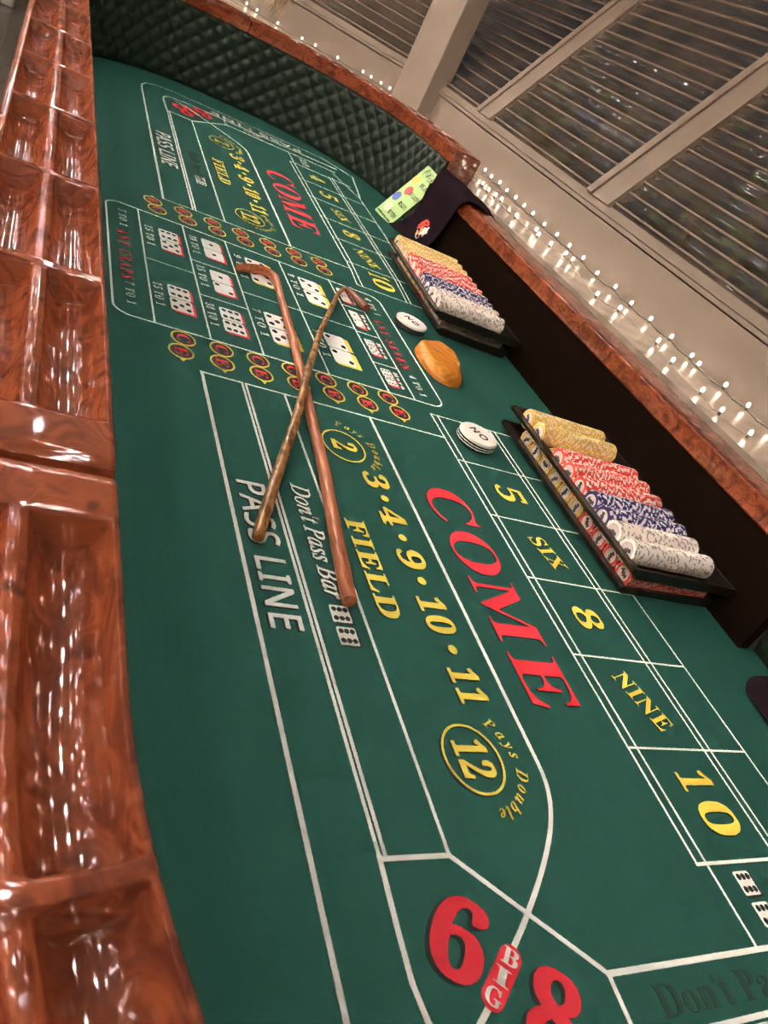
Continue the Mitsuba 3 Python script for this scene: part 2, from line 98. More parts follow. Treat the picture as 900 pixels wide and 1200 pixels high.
js:111:-11,-2 -3,48 6,46 6,39 10,24 16,14 21,10 28,7 38,6 47,9 52,18 52,28 48,38 25,66 16,82 13,92 13,108 18,120 29,130 44,135 65,134 82,129 88,130 92,134 101,134 94,90 86,90 84,101 79,113 68,124 61,126 53,125 44,119 42,114 43,106 47,98 69,72 80,52 83,41 83,30 80,20 76,13 65,2 48,-4 32,-4 11,3 4,3 -3,-3
ju:157:-2,25 21,110 20,115 17,117 6,120 5,126 64,135 33,28 35,19 42,18 48,20 57,27 75,54 90,86 103,131 138,131 110,23 113,20 119,21 133,39 140,36 140,34 125,14 115,3 100,-4 88,-4 80,0 75,10 75,24 77,34 77,39 52,9 41,1 27,-4 13,-4 6,-1 -1,8
jy:124:-35,-46 -35,-41 -32,-33 -28,-29 -21,-26 -12,-27 7,-37 15,-35 29,-20 36,-5 30,43 19,97 12,116 3,122 -4,121 -4,128 29,135 39,135 43,131 49,114 64,36 65,35 80,62 89,86 89,97 75,111 75,125 78,131 86,135 98,135 104,132 109,125 110,111 97,73 73,25 41,-23 15,-50 3,-58 -5,-61 -17,-62 -25,-60 -31,-55
"""
# ------------------------------------------------------------------ helpers
def tag(key, label=None, cat=None, group=None, kind=None):
    d = {}
    if label: d['label'] = label
    if cat: d['category'] = cat
    if group: d['group'] = group
    if kind: d['kind'] = kind
    labels[key] = d


_used = {}


def num(key):
    """key, key_001, key_002 ..."""
    n = _used.get(key, 0)
    _used[key] = n + 1
    return key if n == 0 else f'{key}_{n:03d}'


def put(key, mesh, bsdf, smooth=False, label=None, **kw):
    key = num(key)
    scene[key] = ply(mesh, bsdf, smooth=smooth, **kw)
    if label: labels[key] = {'label': label}
    return key


def rgb(*c): return {'type': 'rgb', 'value': list(c)}


def boxm(x0, x1, y0, y1, z0, z1, bev=0.0):
    """a box, bevelled"""
    c, e = np.array([(x0 + x1) / 2, (y0 + y1) / 2, (z0 + z1) / 2]), np.array([x1 - x0, y1 - y0, z1 - z0])
    if bev <= 0:
        m = trimesh.creation.box(e)
    else:
        pts = []
        for s in np.ndindex(2, 2, 2):
            s = np.array(s) * 2 - 1
            for k in range(3):
                o = np.full(3, bev); o[k] = 0
                pts.append(s * (e / 2 - o))
        m = trimesh.convex.convex_hull(np.array(pts))
    m.apply_translation(c)
    return m


def tube(pts, rad, sides=10, caps=True, flat=None):
    """a swept tube along pts; flat: (direction, factor) squashes the section along a direction"""
    p = np.asarray(pts, float); n = len(p)
    r = np.broadcast_to(rad, (n,)).astype(float)
    t = np.gradient(p, axis=0); t /= np.linalg.norm(t, axis=1, keepdims=True)
    a = np.cross(t[0], [0, 0, 1.0] if abs(t[0][2]) < .9 else [1.0, 0, 0]); a /= np.linalg.norm(a)
    ang = np.arange(sides) * 2 * np.pi / sides
    V = []
    for i in range(n):
        a = a - t[i] * (a @ t[i]); a /= np.linalg.norm(a)
        b = np.cross(t[i], a)
        V.append(p[i] + r[i] * (np.cos(ang)[:, None] * a + np.sin(ang)[:, None] * b))
    V = np.vstack(V); F = []
    for i in range(n - 1):
        for j in range(sides):
            k = (j + 1) % sides
            F += [[i * sides + j, i * sides + k, (i + 1) * sides + k], [i * sides + j, (i + 1) * sides + k, (i + 1) * sides + j]]
    if caps:
        V = np.vstack([V, p[0], p[-1]]); c0, c1 = len(V) - 2, len(V) - 1
        for j in range(sides):
            k = (j + 1) % sides
            F += [[c0, k, j], [c1, (n - 1) * sides + j, (n - 1) * sides + k]]
    return trimesh.Trimesh(V, F, process=False)


def grid_mesh(P, closed_u=False):
    """P (nu, nv, 3) -> mesh"""
    nu, nv = P.shape[:2]
    i, j = np.meshgrid(np.arange(nu if closed_u else nu - 1), np.arange(nv - 1), indexing='ij')
    i2 = (i + 1) % nu
    q = np.stack([i * nv + j, i2 * nv + j, i2 * nv + j + 1, i * nv + j + 1], -1).reshape(-1, 4)
    return trimesh.Trimesh(P.reshape(-1, 3), np.vstack([q[:, [0, 1, 2]], q[:, [0, 2, 3]]]), process=False)


def cat(ms): return trimesh.util.concatenate([m for m in ms if m is not None])


def geoms(g): return [p for p in getattr(g, 'geoms', [g]) if p.geom_type == 'Polygon' and p.area > 1e-9]


def extr(g, h, z=0.0):
    ms = []
    for p in geoms(g):
        m = trimesh.creation.extrude_polygon(p, h, engine='earcut'); m.apply_translation([0, 0, z]); ms.append(m)
    return cat(ms)


def ico(r, c=(0, 0, 0), sub=1):
    m = trimesh.creation.icosphere(subdivisions=sub, radius=r); m.apply_translation(c); return m


# ------------------------------------------------------------------ lettering (outlines, capitals 200 units high)
GL = {}
for line in GLYPHS.strip().split('\n'):
    k, rest = line[:2], line[3:]
    adv, data = rest.split(':')
    polys = []
    for P in data.split('/'):
        rings = [[tuple(map(float, q.split(','))) for q in R.split()] for R in P.split('|')]
        polys.append(Polygon(rings[0], rings[1:]).buffer(0))
    GL[k] = (int(adv) / 200, affinity.scale(unary_union(polys), 1 / 200, 1 / 200, origin=(0, 0)))
for k, (w, g) in {"i'": (.2, 0), "s'": (.2, 0)}.items():
    GL[k] = (.22, Polygon([(.07, 1.0), (.18, 1.03), (.15, .85), (.08, .70), (.06, .72), (.1, .84)]))
GL['b·'] = (.35, Point(.175, .42).buffer(.12))


def text(s, style, x0, y0, x1, y1, cap, fill=.95, slant=0.0, thin=0.0):
    """letters whose baseline runs from (x0, y0) to (x1, y1); caps rise to its left; glyphs are stretched to FILL of the room they have"""
    L = math.hypot(x1 - x0, y1 - y0); rx, ry = (x1 - x0) / L, (y1 - y0) / L
    items, at = [], 0.0
    for c in s:
        if c == ' ': at += .38; continue
        a, g = GL.get(style + c) or GL['s' + c]
        b = g.bounds
        items.append((at, b[0], b[2], g)); at += a
    w0, w1 = items[0][0] + items[0][1], items[-1][0] + items[-1][2]
    nat = (w1 - w0) * cap
    n = len(s)
    sx = L / nat * (fill if n > 1 else 1)                     # glyph stretch; what is left becomes tracking
    extra = (L - nat * sx) / max(n - 1, 1)
    out = []
    k = 0
    idx = [i for i, c in enumerate(s) if c != ' ']
    for (a, b0, b1, g), i in zip(items, idx):
        g = affinity.affine_transform(g, [cap * sx, slant * cap, 0, cap, (a - w0) * cap * sx + extra * i, 0])
        if thin: g = g.buffer(thin)
        out.append(affinity.affine_transform(g, [rx, -ry, ry, rx, x0, y0]))
    return unary_union(out)


def arc_text(s, style, cx, cy, rx_, ry_, a0, a1, cap):
    """letters around an ellipse from angle a0 to a1 (degrees, clockwise when a1 < a0), tops outwards"""
    n = len(s); out = []
    adv = [.38 if c == ' ' else GL[style + c][0] for c in s]
    tot = sum(adv); at = 0
    for c, a in zip(s, adv):
        if c != ' ':
            th = math.radians(a0 + (a1 - a0) * (at + a / 2) / tot)
            px_, py_ = cx + rx_ * math.cos(th), cy + ry_ * math.sin(th)
            ux, uy = math.cos(th), math.sin(th)
            g = GL[style + c][1]
            g = affinity.affine_transform(g, [cap, 0, 0, cap, -a * cap / 2, 0])
            out.append(affinity.affine_transform(g, [uy, ux, -ux, uy, px_, py_]))
        at += a
    return unary_union(out)


# ------------------------------------------------------------------ materials
def P(fn, **k): return proc(fn, **k)


def mat(key, base, rough=.5, metallic=0.0, spec=.5, bump=None, bump_scale=1.0, two=True, **k):
    d = {'type': 'principled', 'base_color': base if isinstance(base, dict) else rgb(*base), 'roughness': rough, 'metallic': metallic, 'specular': spec, **k}
    if bump is not None:
        d = {'type': 'bumpmap', 'arbitrary': bump, 'scale': bump_scale, 'bsdf': d}
    scene[key] = {'type': 'twosided', 'bsdf': d} if two else d


def burl(p, n, uv):
    w = fbm(p.x * 17, p.y * 17, p.z * 17, 3)
    w2 = fbm(p.x * 23 + 31, p.y * 12 + 7 + w, p.z * 23, 3)
    ring = .5 + .5 * dr.sin(p.x * 40 + w * 20 + w2 * 9 + p.z * 40)
    fine = fbm(p.x * 55 + w * 22, p.y * 120 + w2 * 30, p.z * 70, 3)
    big = fbm(p.x * 9 + 3, p.y * 9, p.z * 9 + 5, 2)
    c = mix((.023, .0036, .0016), (.106, .0245, .0092), smoothstep(.30, .80, .22 * ring + .62 * fine + .36 * big))
    d, _, r = voronoi(p.x * 42 + w * 1.8, p.y * 42 + p.z * 17 + w2 * 1.8)
    spot = (1 - smoothstep(.10, .34, d + .16 * fine)) * smoothstep(.45, .6, r) * smoothstep(.45, .56, big)
    vein = 1 - smoothstep(.0, .035, dr.abs(w2 - .52))
    vein2 = 1 - smoothstep(.0, .03, dr.abs(fine - .47))
    return mix(mix(c, (.034, .006, .003), vein * .55 + vein2 * .35), (.012, .0035, .002), spot * .85)


def felt(p, n, uv):
    f = noise(p.x * 900, p.y * 900) * .5 + noise(p.x * 330, p.y * 330) * .5
    g = fbm(p.x * 5, p.y * 5, 0, 2)
    return mi.Color3f(.0072, .0290, .0248) * (.86 + .2 * f + .1 * g)


mat('burl_wood', P(burl), rough=.05, spec=.6, clearcoat=.5, clearcoat_gloss=1.0)
mat('felt_cloth', P(felt), rough=.95, spec=.02)
mat('print_white', (.88, .845, .785), rough=.8, spec=.1)
mat('print_yellow', (.80, .56, .075), rough=.8, spec=.1)
mat('print_red', (.78, .030, .045), rough=.8, spec=.1)
mat('print_color', {'type': 'mesh_attribute', 'name': 'vertex_color'}, rough=.8, spec=.1)
mat('print_black', (.006, .007, .007), rough=.9, spec=.05)
mat('print_dark', (.008, .016, .014), rough=.9, spec=.05)
mat('quilt_leather', (.0058, .0098, .0072), rough=.45, spec=.07)
mat('black_panel', (.0030, .0019, .0013), rough=.9, spec=0.0)
mat('smoked_acrylic', (.0050, .0036, .0030), rough=.18, spec=.35)
mat('puck_white', (.80, .72, .66), rough=.3, spec=.4)
mat('puck_black', (.010, .010, .011), rough=.25, spec=.5)


def honey(p, n, uv):
    w = fbm(p.x * 22, p.y * 22, p.z * 40, 2)
    g = .5 + .5 * dr.sin((p.x * .8 + p.y * .6) * 260 + w * 26)
    s = smoothstep(.62, .75, fbm((p.x * .8 + p.y * .6) * 60, (p.y * .8 - p.x * .6) * 12, 3, 2))
    return mix(mix((.37, .112, .013), (.46, .155, .020), g), (.15, .042, .008), s * .7)


def cane(p, n, uv):
    f = fbm(p.x * 130 + p.y * 40, p.y * 60 - p.x * 50, p.z * 160, 3)
    k = smoothstep(.3, .7, f)
    return mix((.055, .022, .007), (.24, .110, .036), k)


def cherry(p, n, uv):
    f = fbm(p.x * 220, p.y * 22, p.z * 220, 3)
    return mix((.17, .045, .018), (.33, .100, .045), smoothstep(.3, .7, f))


mat('honey_wood', P(honey), rough=.2, spec=.5, clearcoat=.4, clearcoat_gloss=.9)
mat('cane_wood', P(cane), rough=.3, spec=.5)
mat('cherry_wood', P(cherry), rough=.3, spec=.5)
mat('dark_tip_wood', (.075, .024, .012), rough=.3, spec=.5)
mat('chip_clay', {'type': 'mesh_attribute', 'name': 'vertex_color'}, rough=.45, spec=.3)
mat('navy_cloth', (.0062, .0038, .0055), rough=.95, spec=0.0)
mat('card_green', (.29, .455, .155), rough=.5, spec=.3)
mat('ink', (.02, .025, .02), rough=.7, spec=.1)
mat('disc_yellow', (.66, .34, .025), rough=.5); mat('disc_red', (.52, .035, .035), rough=.5)
mat('disc_blue', (.03, .07, .33), rough=.5); mat('disc_white', (.66, .47, .39), rough=.5)
mat('thread_red', (.55, .04, .035), rough=.8); mat('thread_white', (.75, .60, .55), rough=.8); mat('thread_orange', (.55, .19, .04), rough=.8)


def paint(p, n, uv):
    f = fbm(p.x * 6, p.y * 6, p.z * 6, 3)
    return mi.Color3f(.145, .110, .088) * (.62 + .2 * f)


mat('beige_paint', P(paint), rough=.42, spec=.4)
mat('ledge_laminate', P(lambda p, n, uv: mi.Color3f(.34, .275, .225) * (.68 + .45 * smoothstep(.25, .75, fbm(p.x * 8, p.y * 14, 0, 2)))), rough=.26, metallic=.5, spec=.6)
mat('wire_pale', (.26, .21, .17), rough=.4)
mat('wire_dark', (.02, .025, .015), rough=.6)
mat('floor_tile', P(lambda p, n, uv: mi.Color3f(.034, .030, .027) * (.8 + .4 * fbm(p.x * 7, p.y * 7, p.z, 3))), rough=.35)
mat('grout', (.06, .05, .042), rough=.9)
mat('wall_paint', (.10, .075, .055), rough=.8)
mat('ceiling_paint', (.03, .022, .017), rough=.9)
mat('steel', (.55, .52, .50), rough=.22, metallic=.95)
mat('twig', (.20, .13, .06), rough=.8)
mat('leafage', (.035, .045, .016), rough=.7)
mat('soil', (.020, .018, .014), rough=.95)
mat('globe_glass', (.8, .8, .8), rough=.4)
scene['pane_glass'] = {'type': 'blendbsdf', 'weight': P(lambda p, n, uv: .04 + .09 * smoothstep(.35, .75, fbm(p.x * 5, p.y * 9, p.z * 5, 3))),
                       'bsdf_0': {'type': 'thindielectric', 'int_ior': 1.5},
                       'bsdf_1': {'type': 'twosided', 'bsdf': {'type': 'diffuse', 'reflectance': rgb(.10, .070, .050)}}}
mat('rib_plastic', (.068, .048, .037), rough=.35, spec=.5)

# ------------------------------------------------------------------ the table's plan
X0, X1, YE, RC = -0.2258, 0.893, 1.73, 0.50            # inside of the rail: sides, ends, corner radius
XB = 0.862                                             # dealer side: black panel


def _perimeter():
    """the inner edge, clockwise seen from above from the left side's middle towards the camera: points, outward normals, arc length"""
    pts, nrm = [], []
    def line(a, b, n, step=.004):
        k = max(2, int(math.dist(a, b) / step)); 
        for t in np.arange(k) / k: pts.append((a[0] + (b[0] - a[0]) * t, a[1] + (b[1] - a[1]) * t)); nrm.append(n)
    def arc(c, a0, a1):
        k = int(RC * abs(math.radians(a1 - a0)) / .004)
        for t in np.arange(k) / k:
            a = math.radians(a0 + (a1 - a0) * t); pts.append((c[0] + RC * math.cos(a), c[1] + RC * math.sin(a))); nrm.append((math.cos(a), math.sin(a)))
    line((X0, 0), (X0, -YE + RC), (-1, 0)); arc((X0 + RC, -YE + RC), 180, 270)
    line((X0 + RC, -YE), (X1 - RC, -YE), (0, -1)); arc((X1 - RC, -YE + RC), 270, 360)
    line((X1, -YE + RC), (X1, YE - RC), (1, 0)); arc((X1 - RC, YE - RC), 0, 90)
    line((X1 - RC, YE), (X0 + RC, YE), (0, 1)); arc((X0 + RC, YE - RC), 90, 180)
    line((X0, YE - RC), (X0, 0), (-1, 0))
    p = np.array(pts); s = np.r_[0, np.cumsum(np.linalg.norm(np.diff(p, axis=0), axis=1))]
    return p, np.array(nrm, float), s


PP, PN, PS = _perimeter()
PLEN = PS[-1] + .004


def path(s):
    s = np.mod(s, PLEN)
    p = np.stack([np.interp(s, PS, PP[:, k]) for k in (0, 1)], -1)
    n = np.stack([np.interp(s, PS, PN[:, k]) for k in (0, 1)], -1)
    return p, n / np.linalg.norm(n, axis=-1, keepdims=True)


S_CORNER = YE - RC                                     # arc lengths of note
S_END = S_CORNER + RC * math.pi / 2
S_MID = S_END + (X1 - X0) / 2 - RC                     # middle of the near end
S_RIGHT = S_MID + (X1 - X0) / 2 - RC + RC * math.pi / 2   # right side begins, y = -(YE-RC)
S_GAP0 = S_RIGHT + (YE - RC) - .835                    # dealer gap, y = -.835
S_GAP1 = S_RIGHT + (YE - RC) + .98                     # y = +.98
S_FARMID = PLEN - S_MID
inner = Polygon(PP[::6])
# ------------------------------------------------------------------ craps table
CT = 'craps_table'
tag(CT, 'long craps table with green felt layout, quilted green walls and glossy burl wood rail', 'craps table')
felt_poly = inner.buffer(.012)
put(CT + '__felt', extr(felt_poly, .02, -.02), 'felt_cloth', label='dark green printed felt playing surface')
FELT = CT + '__felt'

RAIL_Z, RAIL_W = .29, .0995


def rail_section(s0, s1, parts, cap0=True, cap1=True):
    """one length of chip rail: a lip, two rows of scooped troughs, a lip; parts: list of (from, to) arc lengths of troughs"""
    s = np.unique(np.r_[np.arange(s0, s1, .006), s1, *[np.r_[a, a + .0007, a + .0014, a + .0021, a + .0028, a + .006, b - .006, b - .0028, b - .0021, b - .0014, b - .0007, b] for a, b in parts]])
    s = s[(s >= s0) & (s <= s1)]
    t = np.unique(np.r_[0, .001, .002, .0035, np.linspace(.0046, .0424, 23), .0440, .0465, .0490, .0515, np.linspace(.0536, .0904, 23), .0925, .0955, .0975, .0985, RAIL_W])
    hole = np.zeros_like(s)
    for a, b in parts:
        e = np.clip(np.minimum(s - a, b - s) / .0028, 0, 1)
        hole = np.maximum(hole, e * e * (3 - 2 * e))
    def scoop(t, a, b):
        u = np.clip((t - (a + b) / 2) / ((b - a) / 2), -1, 1)
        return np.sqrt(np.maximum(1 - np.abs(u) ** 2.6, 0))
    prof = .0235 * (scoop(t, .0055, .0420) + scoop(t, .0545, .0900))
    edge = .003 * (np.clip(1 - t / .0035, 0, 1) ** 2 + np.clip((t - (RAIL_W - .0035)) / .0035, 0, 1) ** 2)
    ends = .004 * (np.clip(1 - (s - s0) / .004, 0, 1) ** 2 + np.clip((s - (s1 - .004)) / .004, 0, 1) ** 2)
    h = RAIL_Z - hole[:, None] * prof[None] - edge[None] - ends[:, None]
    h -= .0022 * hole[:, None] * (1 - np.clip(np.abs(t - .0483) / .0063, 0, 1) ** 2 * 0 - np.exp(-((t - .0483) / .004) ** 2))[None] * ((t > .042) & (t < .0545))[None]            # the ridge between the rows is a little rounded
    # add the sides: inside face down to .245, outside face down to .225
    p, n = path(s)
    cols = [np.r_[0.0, t, RAIL_W][k] for k in range(len(t) + 2)]
    H = np.concatenate([np.full((len(s), 1), .246), h, np.full((len(s), 1), .225)], 1)
    Pg = np.stack([p[:, None, 0] + n[:, None, 0] * np.array(cols)[None], p[:, None, 1] + n[:, None, 1] * np.array(cols)[None], H], -1)
    top = grid_mesh(Pg[:, :, :])
    ms = [top]
    for idx in (0, -1):                                   # end caps
        q = Pg[idx]; base = q.copy(); base[:, 2] = .225
        ms.append(grid_mesh(np.stack([q, base]) if idx == 0 else np.stack([base, q])))
    bot = Pg[:, [0, -1]].copy(); bot[:, :, 2] = np.array([.246, .225])[None]
    ms.append(grid_mesh(bot[:, ::-1]))
    m = cat(ms)
    if m.volume < 0: m.invert()
    return m


def troughs(ss): return [(a + .0038, b - .0038) for a, b in zip(ss[:-1], ss[1:])]


ys_left = [-.840, -.633, -.407, -.186, .047, .288, .52, .74, .93, 1.045]
left = [(-b + .004, -a - .004) for a, b in zip(ys_left[:-1], ys_left[1:])][::-1] + [(.846, 1.040)]
m = rail_section(-1.082, 1.0815, left)
put(CT + '__chip_rail', m, 'burl_wood', smooth=38, label='burl wood chip rail along the player side')
near_left = [(1.128, 1.3085)] + troughs([1.3122] + [1.315 + .205 * k for k in range(1, 5)])
put(CT + '__chip_rail', rail_section(1.0885, S_MID - .002, near_left), 'burl_wood', smooth=38, label='burl wood chip rail round the near corner')
put(CT + '__chip_rail', rail_section(S_MID + .002, S_GAP0, troughs(list(np.linspace(S_MID + .04, S_GAP0 - .05, 7)))), 'burl_wood', smooth=38)
put(CT + '__chip_rail', rail_section(S_GAP1, S_FARMID - .002, troughs(list(np.linspace(S_GAP1 + .05, S_FARMID - .04, 7)))), 'burl_wood', smooth=38)
put(CT + '__chip_rail', rail_section(S_FARMID + .002, PLEN - 1.0885, troughs(list(np.linspace(S_FARMID + .04, PLEN - 1.13, 7)))), 'burl_wood', smooth=38)


def quilt(s0, s1, z0=.0, z1=.248):
    s = np.arange(s0, s1 + .004, .0045); z = np.linspace(z0, z1, 46)
    S_, Z_ = np.meshgrid(s, z, indexing='ij')
    k = .0425
    a, b = (S_ + Z_) / math.sqrt(2) / k, (S_ - Z_) / math.sqrt(2) / k
    pad = (np.abs(np.sin(np.pi * a)) * np.abs(np.sin(np.pi * b))) ** .42
    pad = pad * np.clip(np.minimum(Z_ - z0, z1 - Z_) / .012, 0.15, 1)
    off = .010 - .0125 * pad
    p, n = path(s)
    Pg = np.stack([p[:, None, 0] + n[:, None, 0] * off, p[:, None, 1] + n[:, None, 1] * off, Z_], -1)
    back = Pg.copy(); 
    back[..., 0] = (p[:, 0] + n[:, 0] * .03)[:, None]; back[..., 1] = (p[:, 1] + n[:, 1] * .03)[:, None]
    bk = back[:, [0, -1]]
    m = cat([grid_mesh(Pg), grid_mesh(bk[:, ::-1]), grid_mesh(np.stack([Pg[0], back[0]])), grid_mesh(np.stack([back[-1], Pg[-1]]))])
    return m


put(CT + '__quilted_wall', quilt(S_GAP1 + .03, PLEN + S_GAP0 - .004), 'quilt_leather', smooth=50, label='diamond quilted dark green padded wall')
# outer body of the table, legs
ring = inner.buffer(RAIL_W - .004).difference(inner.buffer(.03))
ring = ring.difference(sbox(XB - .02, -.835, 2, .98))
put(CT + '__outer_shell', extr(ring, .37, -.12), 'burl_wood')
put(CT + '__bed', extr(inner.buffer(.02), .04, -.065), 'black_panel')
for x in (.0, .68):
    for y in (-1.25, 0, 1.25):
        put(CT + '__leg', boxm(x - .07, x + .07, y - .07, y + .07, FLOOR_Z, -.064, .01), 'burl_wood')
put(CT + '__dealer_panel', boxm(XB, XB + .024, -.835, .98, 0, .168), 'black_panel', label='black upright panel behind the chip racks')


def rounded_bar(x0, x1, y0, y1, z0, z1, r=.006, seg=5):
    a = np.linspace(0, np.pi / 2, seg)
    c = [(x1 - r, z1 - r, 0), (x0 + r, z1 - r, 90), (x0 + r, z0 + r, 180), (x1 - r, z0 + r, 270)]
    prof = [(cx + r * math.cos(math.radians(o) + t), cz + r * math.sin(math.radians(o) + t)) for cx, cz, o in c for t in a]
    m = trimesh.creation.extrude_polygon(Polygon(prof), y1 - y0, engine='earcut')
    v = np.array(m.vertices); m.vertices = np.stack([v[:, 0], y1 - v[:, 2], v[:, 1]], -1)
    return m


put(CT + '__dealer_rail', rounded_bar(XB - .006, .936, -.832, .80, .164, .206), 'burl_wood', smooth=35, label='low burl wood rail on the dealer side')

# ------------------------------------------------------------------ printed layout.  Drawn for the near half, mirrored and fitted for the far half
fy = PchipInterpolator([0, .245, .305, .384, .451, .601, .745, .894, 1.0405, 1.187, 1.276, 1.33, 1.52], [0, .238, .270, .372, .422, .592, .749, .922, 1.087, 1.262, 1.385, 1.445, 1.60])


def warp_far(m):
    v = np.array(m.vertices); y = fy(np.clip(v[:, 1], 0, 1.6)); k = np.clip((v[:, 1] - .25) / .1, 0, 1)
    v[:, 0] = v[:, 0] * (1 + k * (.035 + .030 * y)) + k * .011 * (y - .385)
    v[:, 1] = y
    m.vertices = v
    return m


def bar(a, b, w=.0038):
    return LineString([a, b]).buffer(w / 2, cap_style='square')


def poly(pts, w=.0038, closed=False):
    return LineString(pts + ([pts[0]] if closed else [])).buffer(w / 2, cap_style='square', join_style='mitre')


def seg_line(g, n=60):
    return g.segmentize(.03)


LX = [0.0, .0650, .0713, .1375, .2968, .4545, .4698, .5950, .6075, .6790]     # the long lines
YA, YT = -.384, -.305
ROWS = [-.451, -.601, -.745, -.894, -1.0405, -1.187]
def smooth_curve(c):
    p = np.array(c); d = np.r_[0, np.cumsum(np.linalg.norm(np.diff(p, axis=0), axis=1))]
    from scipy.interpolate import CubicSpline
    k = 1                                                 # straight first, then a spline through the rest
    q = CubicSpline(d[k:], p[k:], bc_type=((1, np.array([0.0, -1.0])), 'not-a-knot'))(np.linspace(d[k], d[-1], 60))
    return LineString(np.vstack([p[:1], q]))


near_lines = [bar((LX[0], -1.285), (LX[0], YA), .0052), poly([(LX[0], YA), (LX[1], YA), (LX[1], -1.16)]),
              poly([(LX[2], -1.163), (LX[2], YA), (LX[5], YA)]), bar((LX[3], YA), (LX[3], -1.163)), bar((LX[1], -1.163), (LX[3], -1.163), .0050),
              poly([(LX[5], YT), (LX[5], ROWS[-1])], .0032), poly([(LX[5], YT), (LX[9], YT)], .003), poly([(LX[6], YT), (LX[6], -1.276)], .0032),
              poly([(LX[7], YT), (LX[7], -1.20)], .003), poly([(LX[8], YT), (LX[8], -1.20)], .003), poly([(LX[9], YT), (LX[9], -1.10), (LX[9] - .06, -1.276)], .003),
              bar((LX[3], -1.163), (.260, -1.276), .0050)]
near_lines += [bar((LX[5], r), (LX[9] if k < 5 else .67, r), .003 if k < 5 else .0042) for k, r in enumerate(ROWS)]
curve = [(LX[4], YA), (LX[4], -1.045), (.2945, -1.090), (.284, -1.119), (.262, -1.153), (.230, -1.189), (.197, -1.221), (.166, -1.248)]
near_lines += [smooth_curve(curve).buffer(.0026), bar((.122, -1.287), (.098, -1.305), .0055)]
near_lines += [bar((.260, -1.276), (.64, -1.276), .0056), bar((.260, -1.276), (.259, -1.328), .0046), LineString([(LX[1], -1.16), (.0625, -1.224), (.062, -1.262), (.066, -1.289), (.079, -1.310), (.10, -1.325), (.13, -1.331), (.66, -1.328)]).buffer(.0026),
               bar((.13, -1.338), (.66, -1.335), .003), LineString([(0, -1.28), (.002, -1.32), (.015, -1.37), (.05, -1.41), (.11, -1.43), (.62, -1.425), (.72, -1.32), (LX[9] + .002, -1.1)]).buffer(.0025)]
NL = unary_union(near_lines)
FL = affinity.scale(unary_union(near_lines), 1, -1, origin=(0, 0))
prop = []
PXL = [-.128, -.0632, .0300, .1240, .2505, .3760, .4345, .5050]
pr = Polygon([(-.128, -.262), (.505, -.267), (.507, .225), (-.128, .246)]).buffer(-.03).buffer(.03)
prop.append(pr.exterior.buffer(.0019))
for x in PXL[1:7]: prop.append(bar((x, -.262), (x, .243 - .022 * (x + .06)), .0032))
for x0, x1, y in ((PXL[1], PXL[2], -.003), (PXL[2], PXL[3], .0645), (PXL[2], PXL[3], -.091), (PXL[3], PXL[5], -.0125), (PXL[5], PXL[6], .104), (PXL[5], PXL[6], -.021), (PXL[5], PXL[6], -.150)):
    prop.append(bar((x0, y), (x1, y), .003))
Z1, Z2, Z3 = .0002, .0006, .0010                      # print thickness steps


def sheet(g, z, far=False):
    g = g.segmentize(.02)
    m = extr(g, z + .0006, -.0004)
    return warp_far(m) if far else m


put(FELT + '__white_line', sheet(NL, Z1), 'print_white', label='white layout lines of the near half')
put(FELT + '__white_line', sheet(FL, Z1, True), 'print_white', label='white layout lines of the far half')
put(FELT + '__white_line', sheet(unary_union(prop), Z1), 'print_white', label='white lines of the middle betting boxes')

SHADOW = []


def word(label, g, m, far=False, shadow=True, d=(-.0024, -.0013), z=Z3):
    if shadow: SHADOW.append((sheet(affinity.translate(g, *d), Z1 + .0002, far)))
    mesh = sheet(g, z - .0002, far)
    put(FELT + '__lettering', mesh, m, label=label)


